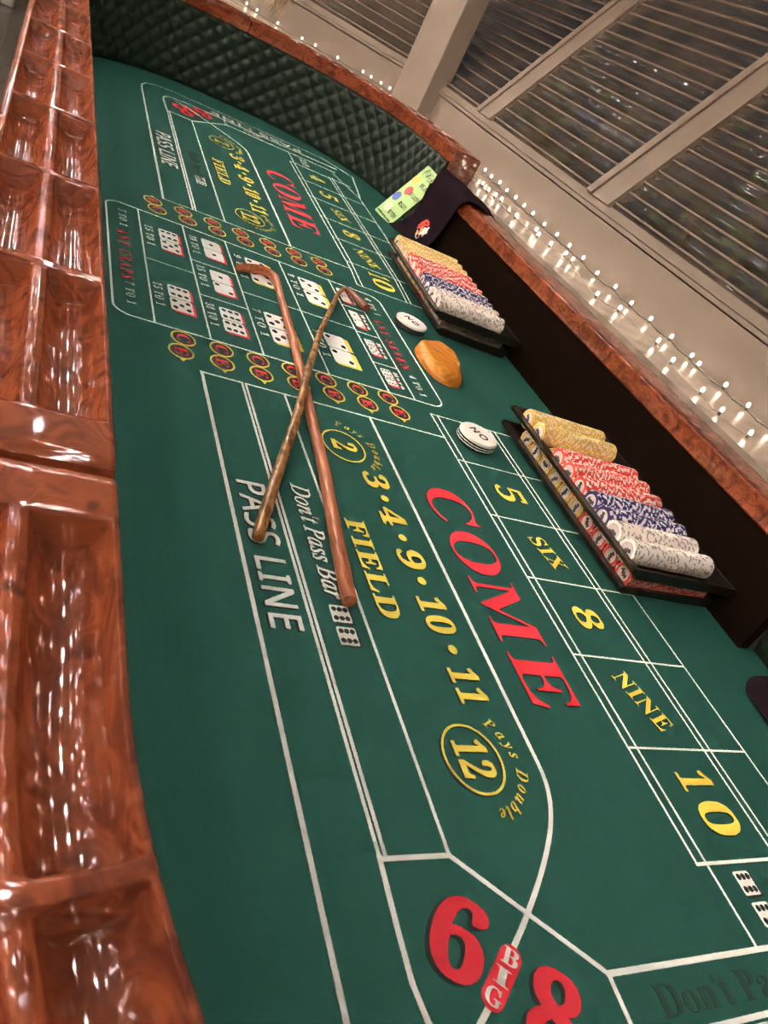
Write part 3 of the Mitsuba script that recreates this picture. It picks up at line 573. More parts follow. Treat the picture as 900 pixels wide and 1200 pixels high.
for far in (False, True):
    side = 'far' if far else 'near'
    def Y(a, b):                                       # a text's start and end along the table
        return (-b, -a) if far else (a, b)
    a, b = Y(-.650, -.906)
    word(f'white PASS LINE lettering in the {side} half', text('PASS LINE', 's', .0145, a, .0145, b, .0365, .93, thin=.0006), 'print_white', far)
    a, b = Y(-.632, -.849)
    g = text("Don't Pass Bar", 'i', .0945, a, .0945, b, .0255, 1, thin=.0003)
    word(('black' if far else 'white') + f' Don\'t Pass Bar lettering in the {side} half', g, 'print_dark' if far else 'print_white', far, shadow=not far)
    a, b = Y(-.688, -.869)
    word(f'yellow FIELD lettering in the {side} half', text('FIELD', 'b', .1625, a, .1625, b, .0295, .93, thin=.0006), 'print_yellow', far)
    NS = [('3', -.560, -.597), ('4', -.644, -.683), ('9', -.733, -.770), ('10', -.822, -.884), ('11', -.938, -.990)]
    if far: NS = [(s, 1.548 + a0, 1.548 + b0) for s, a0, b0 in NS]
    for s, a0, b0 in NS:
        word(f'yellow {s} of the field in the {side} half', text(s, 'b', .2275, a0, .2275, b0, .0385, .97, thin=.0008), 'print_yellow', far)
    dots = [-.621, -.708, -.793, -.910]
    if far: dots = [1.548 + d for d in dots]
    for d in dots:
        word(f'yellow dot between the field numerals of the {side} half', affinity.scale(Point(.2485, d).buffer(.0072), .9, 1), 'print_yellow', far)
    for s, cx, cy, rx, ry in (('2', .214, -.500, .0375, .0425), ('12', .2105, -1.0615, .0370, .0430)):
        if far: cy = 1.5615 + cy
        e = affinity.scale(Point(0, 0).buffer(1, 32), rx, ry); e = affinity.translate(e.difference(affinity.scale(e, .925, .925)), cx, cy)
        w = .024 if s == '2' else .046
        n_ = text(s, 'b', cx - .020, cy + w / 2, cx - .020, cy - w / 2, .040, .97, thin=.0006)
        word(f'yellow ringed {s} of the field in the {side} half', unary_union([e, n_]), 'print_yellow', far)
        word(f'yellow Pays Double lettering round the {s} in the {side} half', arc_text('Pays Double', 'j', cx, cy, rx + .0145, ry + .0145, 52 if s == '12' else 92, -88 if s == '12' else -53, .0140), 'print_yellow', far, d=(-.001, -.0006))
    co = []
    for ch, a0, b0 in (('C', -.560, -.647), ('O', -.664, -.758), ('M', -.767, -.886), ('E', -.903, -.989)):
        if far: a0, b0 = a0 + 1.549, b0 + 1.549
        co.append(text(ch, 'b', .3345, a0, .3345, b0, .0785))
    word(f'red COME lettering in the {side} half', unary_union(co), 'print_red', far)
    BX = [('4', -.378, .0), ('5', -.526, 0), ('SIX', -.676, 14), ('8', -.818, 0), ('NINE', -.966, 19), ('10', -1.114, 0)]
    for s, yc, rot in BX:
        if far: yc = 1.4925 + yc
        xc = .5345
        if s in ('4', '5', '8'): g = text(s, 'b', xc - .028, yc + .022, xc - .028, yc - .022, .056 if s == '5' else .048)
        elif s == '10':
            word(f'yellow 1 of the 10 box in the {side} half', text('1', 'b', xc - .025, yc + .043, xc - .025, yc + .014, .056), 'print_yellow', far, d=(-.0018, -.001))
            s, g = '0', text('0', 'b', xc - .025, yc + .001, xc - .025, yc - .043, .056)
        else:
            h = .037 if s == 'SIX' else .047
            g = affinity.rotate(text(s, 'b', xc - .016, yc + h, xc - .016, yc - h, .034, .97), rot, origin=(xc, yc))
        word(f'yellow {s} box number in the {side} half', g, 'print_yellow', far, d=(-.0018, -.001))
    # the corner bets
    c6, c8, cb = (.1165, -1.2345), (.1835, -1.3010), (.1465, -1.2660)
    u = np.array([.58, .81]); r_ = np.array([.81, -.58])
    if far:
        c6, c8, cb = [(x, -y) for x, y in (c8, c6, cb)]
        c6, c8 = (.186, 1.296), (.117, 1.236)
        u = np.array([.5, -.86]); r_ = np.array([-.86, -.5])
    for s, c in (('6', c6), ('8', c8)):
        b0 = np.array(c) - u * .032 - r_ * .024; b1 = b0 + r_ * .048
        word(f'red {s} of the corner bet in the {side} half', text(s, 'b', *b0, *b1, .066, thin=.0015), 'print_red', far, d=(-.0045, -.0005))
    ax = np.array([.76, .65]) if not far else np.array([.76, -.65])
    loz = LineString([np.array(cb) - ax * .021, np.array(cb) + ax * .021]).buffer(.0105)
    ub = np.array([.66, .75]) if not far else np.array([-.66, .75]); rb = np.array([ub[1], -ub[0]])
    bl = []
    order = 'BIG' if not far else 'GIB'
    for k, ch in enumerate(order):
        c = np.array(cb) + ax * (.020 - .020 * k)
        b0 = c - ub * .0075 - rb * .0075; bl.append(text(ch, 'b', *b0, *(b0 + rb * .015), .015))
    word(f'red BIG lozenge in the {side} half', loz, 'print_red', far, shadow=False, z=Z2)
    word(f'white BIG lettering in the {side} half', unary_union(bl), 'print_white', far, shadow=False, z=Z3 + .0003)
    # along the end
    if not far:
        word('black Don\'t Pass Bar lettering along the near end', text("Don't Pass Bar", 'b', .301, -1.3165, .58, -1.3165, .0265, .96), 'print_dark', False, shadow=False)
    else:
        word('white PASS LINE lettering along the far end', affinity.rotate(text('PASS LINE', 's', .53, 1.385, .22, 1.385, .040, .93, thin=.0008), 0), 'print_white', True)

# craps C and E rings: each ring with its letter is one print
def colored(parts, far=False):
    """[(plan shape, thickness step, colour)] -> one mesh and its vertex colours"""
    ms = [sheet(g, z, far) for g, z, c in parts]
    return cat(ms), np.vstack([np.tile(c, (len(m.vertices), 1)) for m, (g, z, c) in zip(ms, parts)])


WHITE, YELLOW, RED, BLACK = (.88, .845, .785), (.80, .56, .075), (.78, .030, .045), (.006, .007, .007)
for k in range(7):
    for far in (0, 1):
        s = -1 if not far else 1
        xc = -.0195 + .0640 * k if not far else -.020 + .0665 * k
        for ch, y, dx in (('C', .290, 0), ('E', .3365, -.008 + .003 * k if not far else -.006 + .0005 * k)):
            y = s * y if not far else y - .006
            c = (xc + (dx if ch == 'E' else 0), y)
            disc = affinity.scale(Point(c).buffer(.0212), .98, 1.1)
            ringg = disc.difference(affinity.scale(Point(c).buffer(.0180), .98, 1.1))
            if ch == 'E': ringg = ringg.union(Polygon([(c[0] - .006, c[1] + s * .021), (c[0] + .006, c[1] + s * .021), (c[0], c[1] + s * .032)]))
            L_ = text(ch, 'b', c[0] - .0100, c[1] + .0125, c[0] - .0100, c[1] - .0125, .0200)
            m_, col = colored([(disc, Z1 + .0001, BLACK), (ringg, Z2, YELLOW), (L_, Z3, RED)])
            put(FELT + '__ring_print', m_, 'print_color', color=col, label=f'yellow ring with a red {ch} on black')

# printed dice
ds, dsy = RED, YELLOW
PIP = {1: [(0, 0)], 2: [(-1, 1), (1, -1)], 3: [(-1, 1), (0, 0), (1, -1)], 4: [(-1, -1), (-1, 1), (1, -1), (1, 1)], 5: [(-1, -1), (-1, 1), (1, -1), (1, 1), (0, 0)],
       6: [(-1, -1), (0, -1), (1, -1), (-1, 1), (0, 1), (1, 1)]}


def die(n, x0, x1, y0, y1, shade=None, pip=.0044, sh=.0045, far=False, foot=True):
    rr = .0045 if x1 - x0 > .03 else .002
    body = sbox(x0, y0, x1, y1).buffer(-rr).buffer(rr)
    cx, cy, w, h = (x0 + x1) / 2, (y0 + y1) / 2, (x1 - x0) * .30, (y1 - y0) * .26
    pips = unary_union([affinity.scale(Point(cx + a * w, cy + b * h).buffer(pip, 6), 1, 1.12) for a, b in PIP[n]])
    parts = [(body, Z2, WHITE), (pips, Z3, BLACK)]
    if shade and not foot: parts.append((Polygon([(x1 - .004, y1 - .002), (x1 + sh, y1 - .007), (x1 + sh, y0), (x1 - .004, y0 + .002)]), Z1 + .0002, shade))
    elif shade: parts.append((Polygon([(x1, y1 - .002), (x1 + sh, y1 - .007), (x1 + sh, y0 - .006), (x0 + .006, y0 - .006), (x0 + .002, y0), (x1, y0)]), Z1 + .0002, shade))
    else: parts.append((affinity.translate(body, .0025, -.0025), Z1 + .0002, BLACK))
    m_, col = colored(parts, far)
    put(FELT + '__printed_die', m_, 'print_color', color=col, label=f'white printed die showing {n}')


def pair(a, b, x0, x1, ytop, ybot, shade, pip=.0044, sh=.0045):
    mid = (ytop + ybot) / 2
    die(a, x0, x1, mid + .0018, ytop, shade, pip, sh, foot=False); die(b, x0, x1, ybot, mid - .0018, shade, pip, sh)


pair(6, 5, -.0265, .0130, .173, .068, ds); pair(6, 5, -.0300, .0095, -.093, -.192, ds)
pair(1, 1, .0660, .1060, .204, .106, ds); pair(1, 2, .0645, .1045, .043, -.057, ds); pair(6, 6, .0620, .1025, -.120, -.214, ds)
pair(4, 4, .1595, .2080, .182, .060, dsy, .0054, .010); pair(5, 5, .1560, .2040, -.078, -.198, dsy, .0054, .010)
pair(3, 3, .2840, .3310, .178, .052, dsy, .0054, .010); pair(2, 2, .2800, .3260, -.083, -.203, dsy, .0054, .010)
for (a, b, yt, yb) in ((1, 2, .196, .128), (1, 2, .082, .006), (6, 5, -.049, -.114), (6, 6, -.170, -.232)):
    pair(a, b, .386, .4085, yt, yb, ds, .0022, .003)
for a in ((.094, .1185, -.8865, -.860), (.0945, .1185, -.9205, -.8935), (.5025, .5275, -1.2245, -1.198), (.5025, .5275, -1.2580, -1.232)): die(6, *a, pip=.0032)   # the barred sixes
for a in ((.094, .1185, .632, .660), (.0945, .1185, .600, .628), (.505, .529, 1.205, 1.228), (.505, .529, 1.235, 1.258), (.325, .350, 1.300, 1.318), (.355, .380, 1.300, 1.318)): die(6, *a, pip=.0032, far=True)
# small words of the middle boxes
for s, x, a, b, cap, m in (('7 TO 1', -.1040, .205, .118, .0145, 'print_white'), ('ANY CRAPS', -.1110, .094, -.125, .0215, 'print_red'), ('7 TO 1', -.1050, -.137, -.220, .0145, 'print_white'),
                           ('15 TO 1', -.0545, .166, .068, .0155, 'print_white'), ('15 TO 1', -.0560, -.103, -.190, .0155, 'print_white'),
                           ('30 TO 1', .0395, .198, .108, .0155, 'print_white'), ('15 TO 1', .0385, .046, -.046, .0155, 'print_white'), ('30 TO 1', .0365, -.120, -.205, .0155, 'print_white'),
                           ('9 TO 1', .1350, .178, .062, .0155, 'print_white'), ('7 TO 1', .1335, -.078, -.185, .0155, 'print_white'), ('9 TO 1', .2600, .178, .068, .0155, 'print_white'), ('7 TO 1', .2570, -.085, -.190, .0155, 'print_white'),
                           ('4 TO 1', .4625, .196, .110, .0150, 'print_white'), ('ANY SEVEN', .4490, .082, -.140, .0215, 'print_red'), ('4 TO 1', .4560, -.163, -.240, .0150, 'print_white')):
    word(f'{"red" if "red" in m else "white"} {s} lettering of the middle boxes', text(s, 'i' if False else 'b', x, a, x, b, cap, .72), m, False, d=(-.0012, -.0008))
for yt, yb in ((.196, .128), (.080, .008), (-.052, -.118), (-.172, -.236)):
    word('white Horn lettering beside the small dice', text('Horn', 'b', .4155, yt, .4155, yb, .0085, .8) if 'bo' in GL else text('HORN', 'b', .4150, yt, .4150, yb, .0085, .75), 'print_white', False, shadow=False)
put(FELT + '__black_edge_print', cat(SHADOW), 'print_black'); labels[FELT + '__black_edge_print'] = {'label': 'black drop edges printed behind the lettering', 'kind': 'stuff'}

# ------------------------------------------------------------------ chip racks
CR, CTH = .0195, .0033


def chip_mesh(base, fleck, inlay, seed, emblem=True, n=32):
    r = np.random.default_rng(seed)
    radii = [0, .0045, .009, .0128, .0134, .0180, CR]
    V, F, C = [], [], []
    def quad(a, b, c, d, col):
        k = len(V); V.extend([a, b, c, d]); C.extend([col] * 4); F.extend([[k, k + 1, k + 2], [k, k + 2, k + 3]])
    ang = np.arange(n + 1) * 2 * np.pi / n
    light = base[1] > .6
    edge = [fleck if ((k // 2) % 2 == 0 and r.random() < (.62 if light else .85)) else base for k in range(n)]
    blot = {(i, j): r.random() < .5 for i in range(3) for j in range(n)}
    for j in range(n):
        y0, z0, y1, z1 = math.cos(ang[j]), math.sin(ang[j]), math.cos(ang[j + 1]), math.sin(ang[j + 1])
        for side, x in ((-1, 0.0), (1, CTH)):
            for i in range(6):
                a, b = radii[i], radii[i + 1]
                if i < 3:
                    col = inlay
                    if emblem and side == -1:
                        my, mz = (y0 + y1) / 2 * (a + b) / 2, (z0 + z1) / 2 * (a + b) / 2
                        if abs(my - .001) < .0042 and -.009 < mz < .008 and (abs(my - .001) < .0022 + .002 * math.sin(mz * 1400) ** 2): col = (.03, .025, .03)
                elif i == 3: col = (.16, .10, .08)
                else: col = edge[j] if i == 5 else base
                q = [(x, y0 * a, z0 * a), (x, y0 * b, z0 * b), (x, y1 * b, z1 * b), (x, y1 * a, z1 * a)]
                quad(*(q if side == 1 else q[::-1]), col)
        bev = .0004
        quad((0, y0 * CR, z0 * CR), (CTH, y0 * CR, z0 * CR), (CTH, y1 * CR, z1 * CR), (0, y1 * CR, z1 * CR), edge[j])
    m = trimesh.Trimesh(np.array(V), np.array(F), process=False)
    return m, np.clip(np.array(C), 0, 1)


COLS = {'yellow': ((.68, .41, .080), (.86, .68, .45), (.62, .50, .44)), 'red': ((.66, .055, .040), (.86, .68, .60), (.66, .46, .42)),
        'navy': ((.020, .016, .060), (.80, .74, .76), (.60, .52, .52)), 'white': ((.84, .735, .65), (.34, .28, .25), (.60, .46, .43))}
CHIP = {}
for c, (b, f_, i_) in COLS.items():
    for v in range(3):
        m_, col = chip_mesh(b, f_, i_, hash(c) % 7 + v * 11 if False else {'yellow': 1, 'red': 2, 'navy': 3, 'white': 4}[c] * 10 + v, True)
        CHIP[c, v] = ply(m_, 'chip_clay', smooth=False, color=col)


def chip(color, x, y, z, rot, label, group, tilt=0.0, yaw=0.0):
    k = num(f'{color}_chip')
    d = dict(CHIP[color, int(rng.integers(3))])
    d['to_world'] = T().translate([float(x), float(y), float(z)]).rotate([0, 0, 1], float(yaw)).rotate([0, 1, 0], float(tilt)).rotate([1, 0, 0], float(rot))
    scene[k] = d
    tag(k, label, 'chip', group)


def stuff_chips(color, x, y, z, n, label, yaw=0.0):
    ms, cs = [], []
    b, f_, i_ = COLS[color]
    ca, sa = math.cos(math.radians(yaw)), math.sin(math.radians(yaw))
    for k in range(n):
        m_, col = chip_mesh(b, f_, i_, 500 + k, False)
        ang = float(rng.uniform(0, 360)); m_.apply_transform(trimesh.transformations.rotation_matrix(math.radians(ang), [1, 0, 0]))
        m_.apply_translation([k * CTH, 0, 0]); m_.apply_transform(trimesh.transformations.rotation_matrix(math.radians(yaw), [0, 0, 1]))
        m_.apply_translation([x, y, z]); ms.append(m_); cs.append(col)
    k = num(f'{color}_chips')
    scene[k] = ply(cat(ms), 'chip_clay', smooth=False, color=np.vstack(cs))
    tag(k, label, 'chips', kind='stuff')


def slab(pts):
    return trimesh.convex.convex_hull(np.array(pts))


def rack(name, label, x, y, yaw, z0, width, depth, lip_out, group, lip_h=.015):
    """a smoked tray: floor, flared front lip, ends, back, nine ribs between the tubes; local +x to the back, +y along the tubes' row"""
    R = T().translate([x, y, z0]).rotate([0, 0, 1], yaw)
    k = num(name)
    tag(k, label, 'chip rack', group)
    w = width / 2
    def p(part, m, lab=None):
        m = m.copy(); m.apply_transform(np.array(R.matrix)); put(k + '__' + part, m, 'smoked_acrylic', smooth=25, label=lab)
    p('tray_floor', boxm(0, depth, -w, w, 0, .004, .001))
    fl = [(.004, 0), (.010, 0), (-lip_out - .002, lip_h - .008), (-lip_out - .003, lip_h - .001), (-lip_out + .009, lip_h + .001)]
    p('front_lip', slab([(a, s * (w + (.004 if b > .001 else 0)), b) for a, b in fl for s in (-1, 1)]))
    for s in (-1, 1):
        p('end_wall', slab([(0, s * w, 0), (depth, s * w, 0), (0, s * (w - .004), 0), (depth, s * (w - .004), 0), (-lip_out, s * (w + .004), lip_h + .001), (depth + .004, s * (w + .004), .020), (-lip_out, s * w, lip_h + .001), (depth + .004, s * w, .020)]))
    p('back_wall', boxm(depth - .004, depth, -w, w, 0, .020, .001))
    for i in range(9):
        yy = -.0418 * 4 + .0418 * i
        p('divider', slab([(.008, yy - .003, .003), (depth - .004, yy - .003, .003), (.008, yy + .003, .003), (depth - .004, yy + .003, .003), (.008, yy, .010), (depth - .004, yy, .010)]))
    return k


NROW = [('yellow', 3), ('red', 3), ('navy', 2), ('white', 2)]


def row_colors(spec): return [c for c, n in spec for _ in range(n)]


ORD = ['first', 'second', 'third', 'fourth', 'fifth', 'sixth', 'seventh', 'eighth', 'ninth', 'tenth']
PITCH = .0418
# near rack: lower and upper tray
NX, NY = .648, -.5375
rack('chip_rack', 'smoked black chip rack, lower tray of the near double stack, on the felt', NX, -.511, 0, 0.0014, .470, .205, .010, 'smoked black chip racks')
rack('chip_rack', 'smoked black chip rack, upper tray of the near double stack by the NINE box', .630, -.539, 0, .047, .452, .222, .021, 'smoked black chip racks', .021)
for i, c in enumerate(['yellow'] * 6 + ['red'] * 4):
    y = -.349 - PITCH * i
    for k in range(4 if i < 9 else 56):
        chip(c, .650 + k * CTH, y, .0252, rng.uniform(0, 360), f'{c} casino chip in the {ORD[i]} tube of the near rack, lower tray' if i < 9 else 'red casino chip in the end tube of the lower tray, near rack',
             'chips in the lower tray of the near rack')
UPY = [-.3585, -.404, None, -.4855, -.526, -.5675, -.608, -.6475, -.684, -.7275]
for i, c in enumerate(row_colors(NROW)):
    if UPY[i] is None:
        for k in range(26):
            chip(c, .640 + k * .0062, -.4445, .0560, rng.uniform(0, 360), 'yellow casino chip slumped over in the third tube of the near rack, upper tray', 'chips in the upper tray of the near rack', tilt=62)
        continue
    for k in range(56):
        chip(c, .6165 + .006 * rng.random() * 0 + k * CTH, UPY[i], .0716, rng.uniform(0, 360), f'{c} casino chip in the {ORD[i]} tube of the near rack, upper tray', 'chips in the upper tray of the near rack')
# far rack
YAW = -3.2
ca, sa = math.cos(math.radians(YAW)), math.sin(math.radians(YAW))
def fr(lx, ly, ox, oy): return ox + lx * ca - ly * sa, oy + lx * sa + ly * ca
FX, FY = .658, .362
rack('chip_rack', 'smoked black chip rack, lower tray of the far double stack, behind the puck', FX, FY, YAW, 0.0014, .480, .190, .010, 'smoked black chip racks')
rack('chip_rack', 'smoked black chip rack, upper tray of the far double stack, under the dark cloth', .622, .318, YAW, .047, .452, .222, .018, 'smoked black chip racks', .018)
for i, c in enumerate(['yellow'] * 5 + ['red'] * 3 + ['white'] * 2):
    for k in range(4 if i < 9 else 56):
        x, y = fr(.002 + k * CTH, .192 - PITCH * i - .012, FX, FY)
        chip(c, x, y, .0252, rng.uniform(0, 360), f'{c} casino chip in the {ORD[i]} tube of the far rack, lower tray' if i < 9 else 'white casino chip in the end tube of the lower tray, far rack', 'chips in the lower tray of the far rack', yaw=YAW)
for i, c in enumerate(row_colors(NROW)):
    x, y = fr(-.010, .188 - PITCH * i, .622, .318)
    if i in (1, 2, 4, 5):
        stuff_chips(c, x, y, .0716, 56, f'{c} casino chips filling the {ORD[i]} tube of the far rack, upper tray', YAW)
    else:
        for k in range(56):
            x, y = fr(-.010 + k * CTH, .188 - PITCH * i, .622, .318)
            chip(c, x, y, .0716, rng.uniform(0, 360), f'{c} casino chip in the {ORD[i]} tube of the far rack, upper tray', 'chips in the upper tray of the far rack', yaw=YAW)

# ------------------------------------------------------------------ pucks
def lathe(profile, n=48):
    p = np.array(profile); a = np.arange(n) * 2 * np.pi / n
    Pg = np.stack([p[None, :, 0] * np.cos(a)[:, None], p[None, :, 0] * np.sin(a)[:, None], np.broadcast_to(p[None, :, 1], (n, len(p)))], -1)
    m = grid_mesh(Pg, True)
    if m.volume < 0: m.invert()
    return m


def puck(label, x, y, rot, stacked):
    k = num('point_puck'); tag(k, label, 'puck', 'round white ON pucks')
    r = .039; h = .0205 if stacked else .0185
    def at(m): m.apply_transform(trimesh.transformations.rotation_matrix(math.radians(rot), [0, 0, 1])); m.apply_translation([x, y, .0014]); return m
    put(k + '__black_base', at(lathe([(0, .001), (r - .002, .001), (r, .003), (r, h - .006), (0, h - .006)])), 'puck_black', smooth=40)
    put(k + '__white_top', at(lathe([(0, h - .006), (r - .0005, h - .006), (r, h - .005), (r, h - .002), (r - .002, h), (0, h)])), 'puck_white', smooth=40, label='white top')
    if stacked:
        for z in (.005, .0098):
            put(k + '__white_ring', at(lathe([(r - .002, z), (r + .0003, z), (r + .0003, z + .0018), (r - .002, z + .0018)])), 'puck_white', smooth=40, label='thin white ring round the side')
    g = text('NO', 's', -.0195, -.008, .0195, -.008, .0165, .92, thin=.0005)
    put(k + '__lettering', at(extr(g, .0004, h)), 'ink', label='black ON lettering')


puck('round white ON puck with striped black sides lying in the 4 box', .5235, -.3755, -62, True)
puck('round white ON puck with black base lying beside the ANY SEVEN box', .5500, .0975, -62, False)

# ------------------------------------------------------------------ wooden wedge
def wedge():
    """a flat-topped half-round block, its edge rounded over widely on two sides"""
    from scipy.interpolate import CubicSpline
    out = np.array([(.600, -.126), (.584, -.153), (.562, -.161), (.540, -.156), (.524, -.138), (.516, -.105), (.514, -.070), (.517, -.035), (.528, -.015)])
    t = np.linspace(0, len(out) - 1, 90)
    O = CubicSpline(np.arange(len(out)), out)(t)
    O = np.vstack([O, [(.584, .010), (.608, -.033)]])
    ringp = Polygon(O).buffer(-.012, 16).buffer(.012, 16).exterior
    O = np.array([ringp.interpolate(f, normalized=True).coords[0] for f in np.arange(200) / 200])
    th = np.degrees(np.arctan2(O[:, 1] + .050, O[:, 0] - .578)) % 360
    rad = np.interp(th, [0, 70, 100, 140, 170, 200, 235, 265, 285, 300, 360], [.003, .003, .006, .007, .012, .024, .040, .040, .022, .004, .003])
    cen = np.array([.578, -.050]); Pg = []
    for o in O:
        col = [(*o, 0.0)]
        for k in np.r_[1.0, .995, .985, .97, .95, .92, .88, .83, .77, .70, .62, .5, .35, .18, 0]:
            q = cen + (o - cen) * k
            d = np.linalg.norm(O - q, axis=1)
            u = np.clip(d / rad, 0, 1).min()
            col.append((*q, .0275 * math.sqrt(max(0, 1 - (1 - u) ** 2)) + (.004 * max(0, (q[0] - .56) / .05) if u >= 1 else 0)))
        Pg.append(col)
    m = grid_mesh(np.array(Pg), True)
    if m.volume < 0: m.invert()
    return cat([m, extr(Polygon(O).buffer(0), .0005, 0)])


wed = wedge(); wed.apply_translation([0, 0, .0014])
put('wooden_wedge', wed, 'honey_wood', smooth=60)
tag('wooden_wedge', 'polished orange wooden half-round block lying on the felt below the far rack', 'wooden block')

# ------------------------------------------------------------------ dealer sticks
def curve3(pts, n=70):
    p = np.array(pts); d = np.r_[0, np.cumsum(np.linalg.norm(np.diff(p, axis=0), axis=1))]
    return np.stack([PchipInterpolator(d, p[:, k])(np.linspace(0, d[-1], n)) for k in range(3)], -1), d[-1]


def stick(name, label, pts, rad, m, tip_pts, tip_rad, tip_m, tiplabel):
    k = num(name); tag(k, label, 'craps stick', 'crossed craps sticks')
    pts, tip_pts = [(a, b, z + .0018) for a, b, z in pts], [(a, b, z + .0018) for a, b, z in tip_pts]
    c, L = curve3(pts)
    r = np.interp(np.linspace(0, 1, len(c)), *rad)
    c2 = np.vstack([c[0] - (c[1] - c[0]) / np.linalg.norm(c[1] - c[0]) * .003, c]); r2 = np.r_[r[0] * .6, r]
    put(k + '__shaft', tube(c2, r2, 14), m, smooth=45)
    c, L = curve3(tip_pts, 24); r = np.interp(np.linspace(0, 1, len(c)), *tip_rad)
    t = tube(c, r, 14)
    put(k + '__hooked_foot', t, tip_m, smooth=45, label=tiplabel)
    return k


# reddish stick lies on the felt
st1 = [(.116, -.862, .0095), (.130, -.745, .0092), (.150, -.60, .0088), (.166, -.44, .0084), (.187, -.235, .0080), (.1935, -.165, .0078), (.203, -.02, .0082), (.2095, .060, .0084)]
stick('craps_stick', 'reddish wooden craps stick lying under the other, rounded hook over the 9 TO 1 dice', st1, ([0, .05, .6, 1], [.0092, .0098, .0082, .0078]), 'cherry_wood',
      [(.2095, .060, .0084), (.2100, .088, .0085), (.2020, .106, .0085), (.182, .110, .0085), (.155, .098, .0085), (.127, .080, .0085)], ([0, .3, .8, 1], [.0079, .0095, .0098, .0075]), 'cherry_wood', None)
st2 = [(.019, -.772, .0090), (.040, -.715, .0105), (.078, -.615, .0140), (.130, -.480, .0190), (.176, -.345, .0245), (.215, -.240, .0235), (.262, -.120, .0190), (.318, .010, .0135), (.380, .150, .0080), (.402, .186, .0075)]
stick('craps_stick', 'mottled brown craps stick lying on top, round butt on the PASS LINE letters', st2, ([0, .04, .5, 1], [.0075, .0082, .0064, .0046]), 'cane_wood',
      [(.402, .186, .0075), (.411, .178, .0085), (.419, .150, .0095), (.428, .115, .0100), (.432, .098, .0100)], ([0, .2, .8, 1], [.0048, .0065, .0100, .0092]), 'dark_tip_wood', 'dark flat foot')

# ------------------------------------------------------------------ chip value card
B0, cw, cu = np.array([.7707, 1.0801, .0030]), np.array([.0231, -.1047, -.0092]), np.array([.1112, .0076, .1939])
W_, H_ = np.linalg.norm(cw), np.linalg.norm(cu)
ex, ey = cw / W_, cu / H_; ey = ey - ex * (ex @ ey); ey /= np.linalg.norm(ey); ez = np.cross(ex, ey)
M4 = np.eye(4); M4[:3, 0], M4[:3, 1], M4[:3, 2], M4[:3, 3] = ex, ey, ez, B0
def oncard(m): m = m.copy(); m.apply_transform(M4); return m
tag('chip_value_card', 'light green card listing chip values, leaning on the quilted wall at the far end', 'card')
put('chip_value_card__card', oncard(boxm(0, W_, 0, H_, -.0008, .0008)), 'card_green')
front = 1 if ez @ (CAM - B0) > 0 else -1
def ink(g, m, lab, name='lettering'):
    z = .0008 if front > 0 else -.0012
    put('chip_value_card__' + name, oncard(extr(g, .0004, z)), m, label=lab)
for c, fx, fy_, mm in (('yellow', .15, .735, 'disc_yellow'), ('red', .33, .55, 'disc_red'), ('blue', .16, .37, 'disc_blue'), ('white', .29, .178, 'disc_white')):
    ink(affinity.scale(Point(fx * W_, fy_ * H_).buffer(.0175), .92, 1.0), mm, f'{c} chip picture', 'chip_picture')
for s, fx, fy_, L in (('$5,000', .48, .70, .058), ('$1,000', .46, .51, .058), ('$500', .47, .305, .044), ('$100', .47, .115, .044)):
    ink(text(s, 's', fx * W_, fy_ * H_, fx * W_ + L, fy_ * H_, .0135, .95, thin=.0004), 'ink', f'black {s} lettering')
sw = np.array([(.10, .88), (.16, .95), (.20, .97), (.15, .86), (.14, .85), (.20, .93), (.27, .97), (.31, .95), (.24, .91), (.34, .86), (.40, .95), (.36, .85), (.43, .93), (.52, .95), (.44, .93), (.48, .86), (.55, .90), (.60, .87), (.66, .91), (.62, .86), (.75, .90)])
scr = LineString([(a * W_, b * H_) for a, b in sw]).buffer(.0007)
ink(scr, 'ink', 'dark handwritten signature', 'signature')
ink(unary_union([sbox((.50 + .06 * k) * W_, .832 * H_, (.545 + .06 * k) * W_, .846 * H_) for k in range(7)]), 'ink', 'tiny line of dark print', 'fine_print')
ink(unary_union([sbox((.06 + .085 * k) * W_, .030 * H_, (.06 + .085 * k + (.07 if k % 3 else .05)) * W_, .058 * H_) for k in range(10)]), 'ink', 'line of dark green print along the foot', 'fine_print')

# ------------------------------------------------------------------ cloths
def cloth(rows, n=(60, 60), thick=.004, amp=.004, seed=3):
    R = np.array(rows, float); nv, nu = R.shape[:2]
    V = np.linspace(0, nv - 1, n[0]); U = np.linspace(0, nu - 1, n[1])
    S = np.stack([RectBivariateSpline(np.arange(nv), np.arange(nu), R[..., k], kx=min(3, nv - 1), ky=min(3, nu - 1), s=0)(V, U) for k in range(3)], -1)
    d = nfbm(S * 24 + seed, 3, seed) - .5
    g1, g2 = np.gradient(S, axis=0), np.gradient(S, axis=1)
    nn = np.cross(g1, g2); nn /= np.linalg.norm(nn, axis=-1, keepdims=True)
    if nn[..., 2].mean() < 0: nn = -nn
    A = S + nn * (d[..., None] * amp + thick); B = A - nn * thick
    loop = lambda X: np.concatenate([X[0], X[1:, -1], X[-1, ::-1][1:], X[::-1, 0][1:]])
    m = cat([grid_mesh(A), grid_mesh(B[:, ::-1]), grid_mesh(np.stack([loop(A), loop(B)]))])
    return m, A


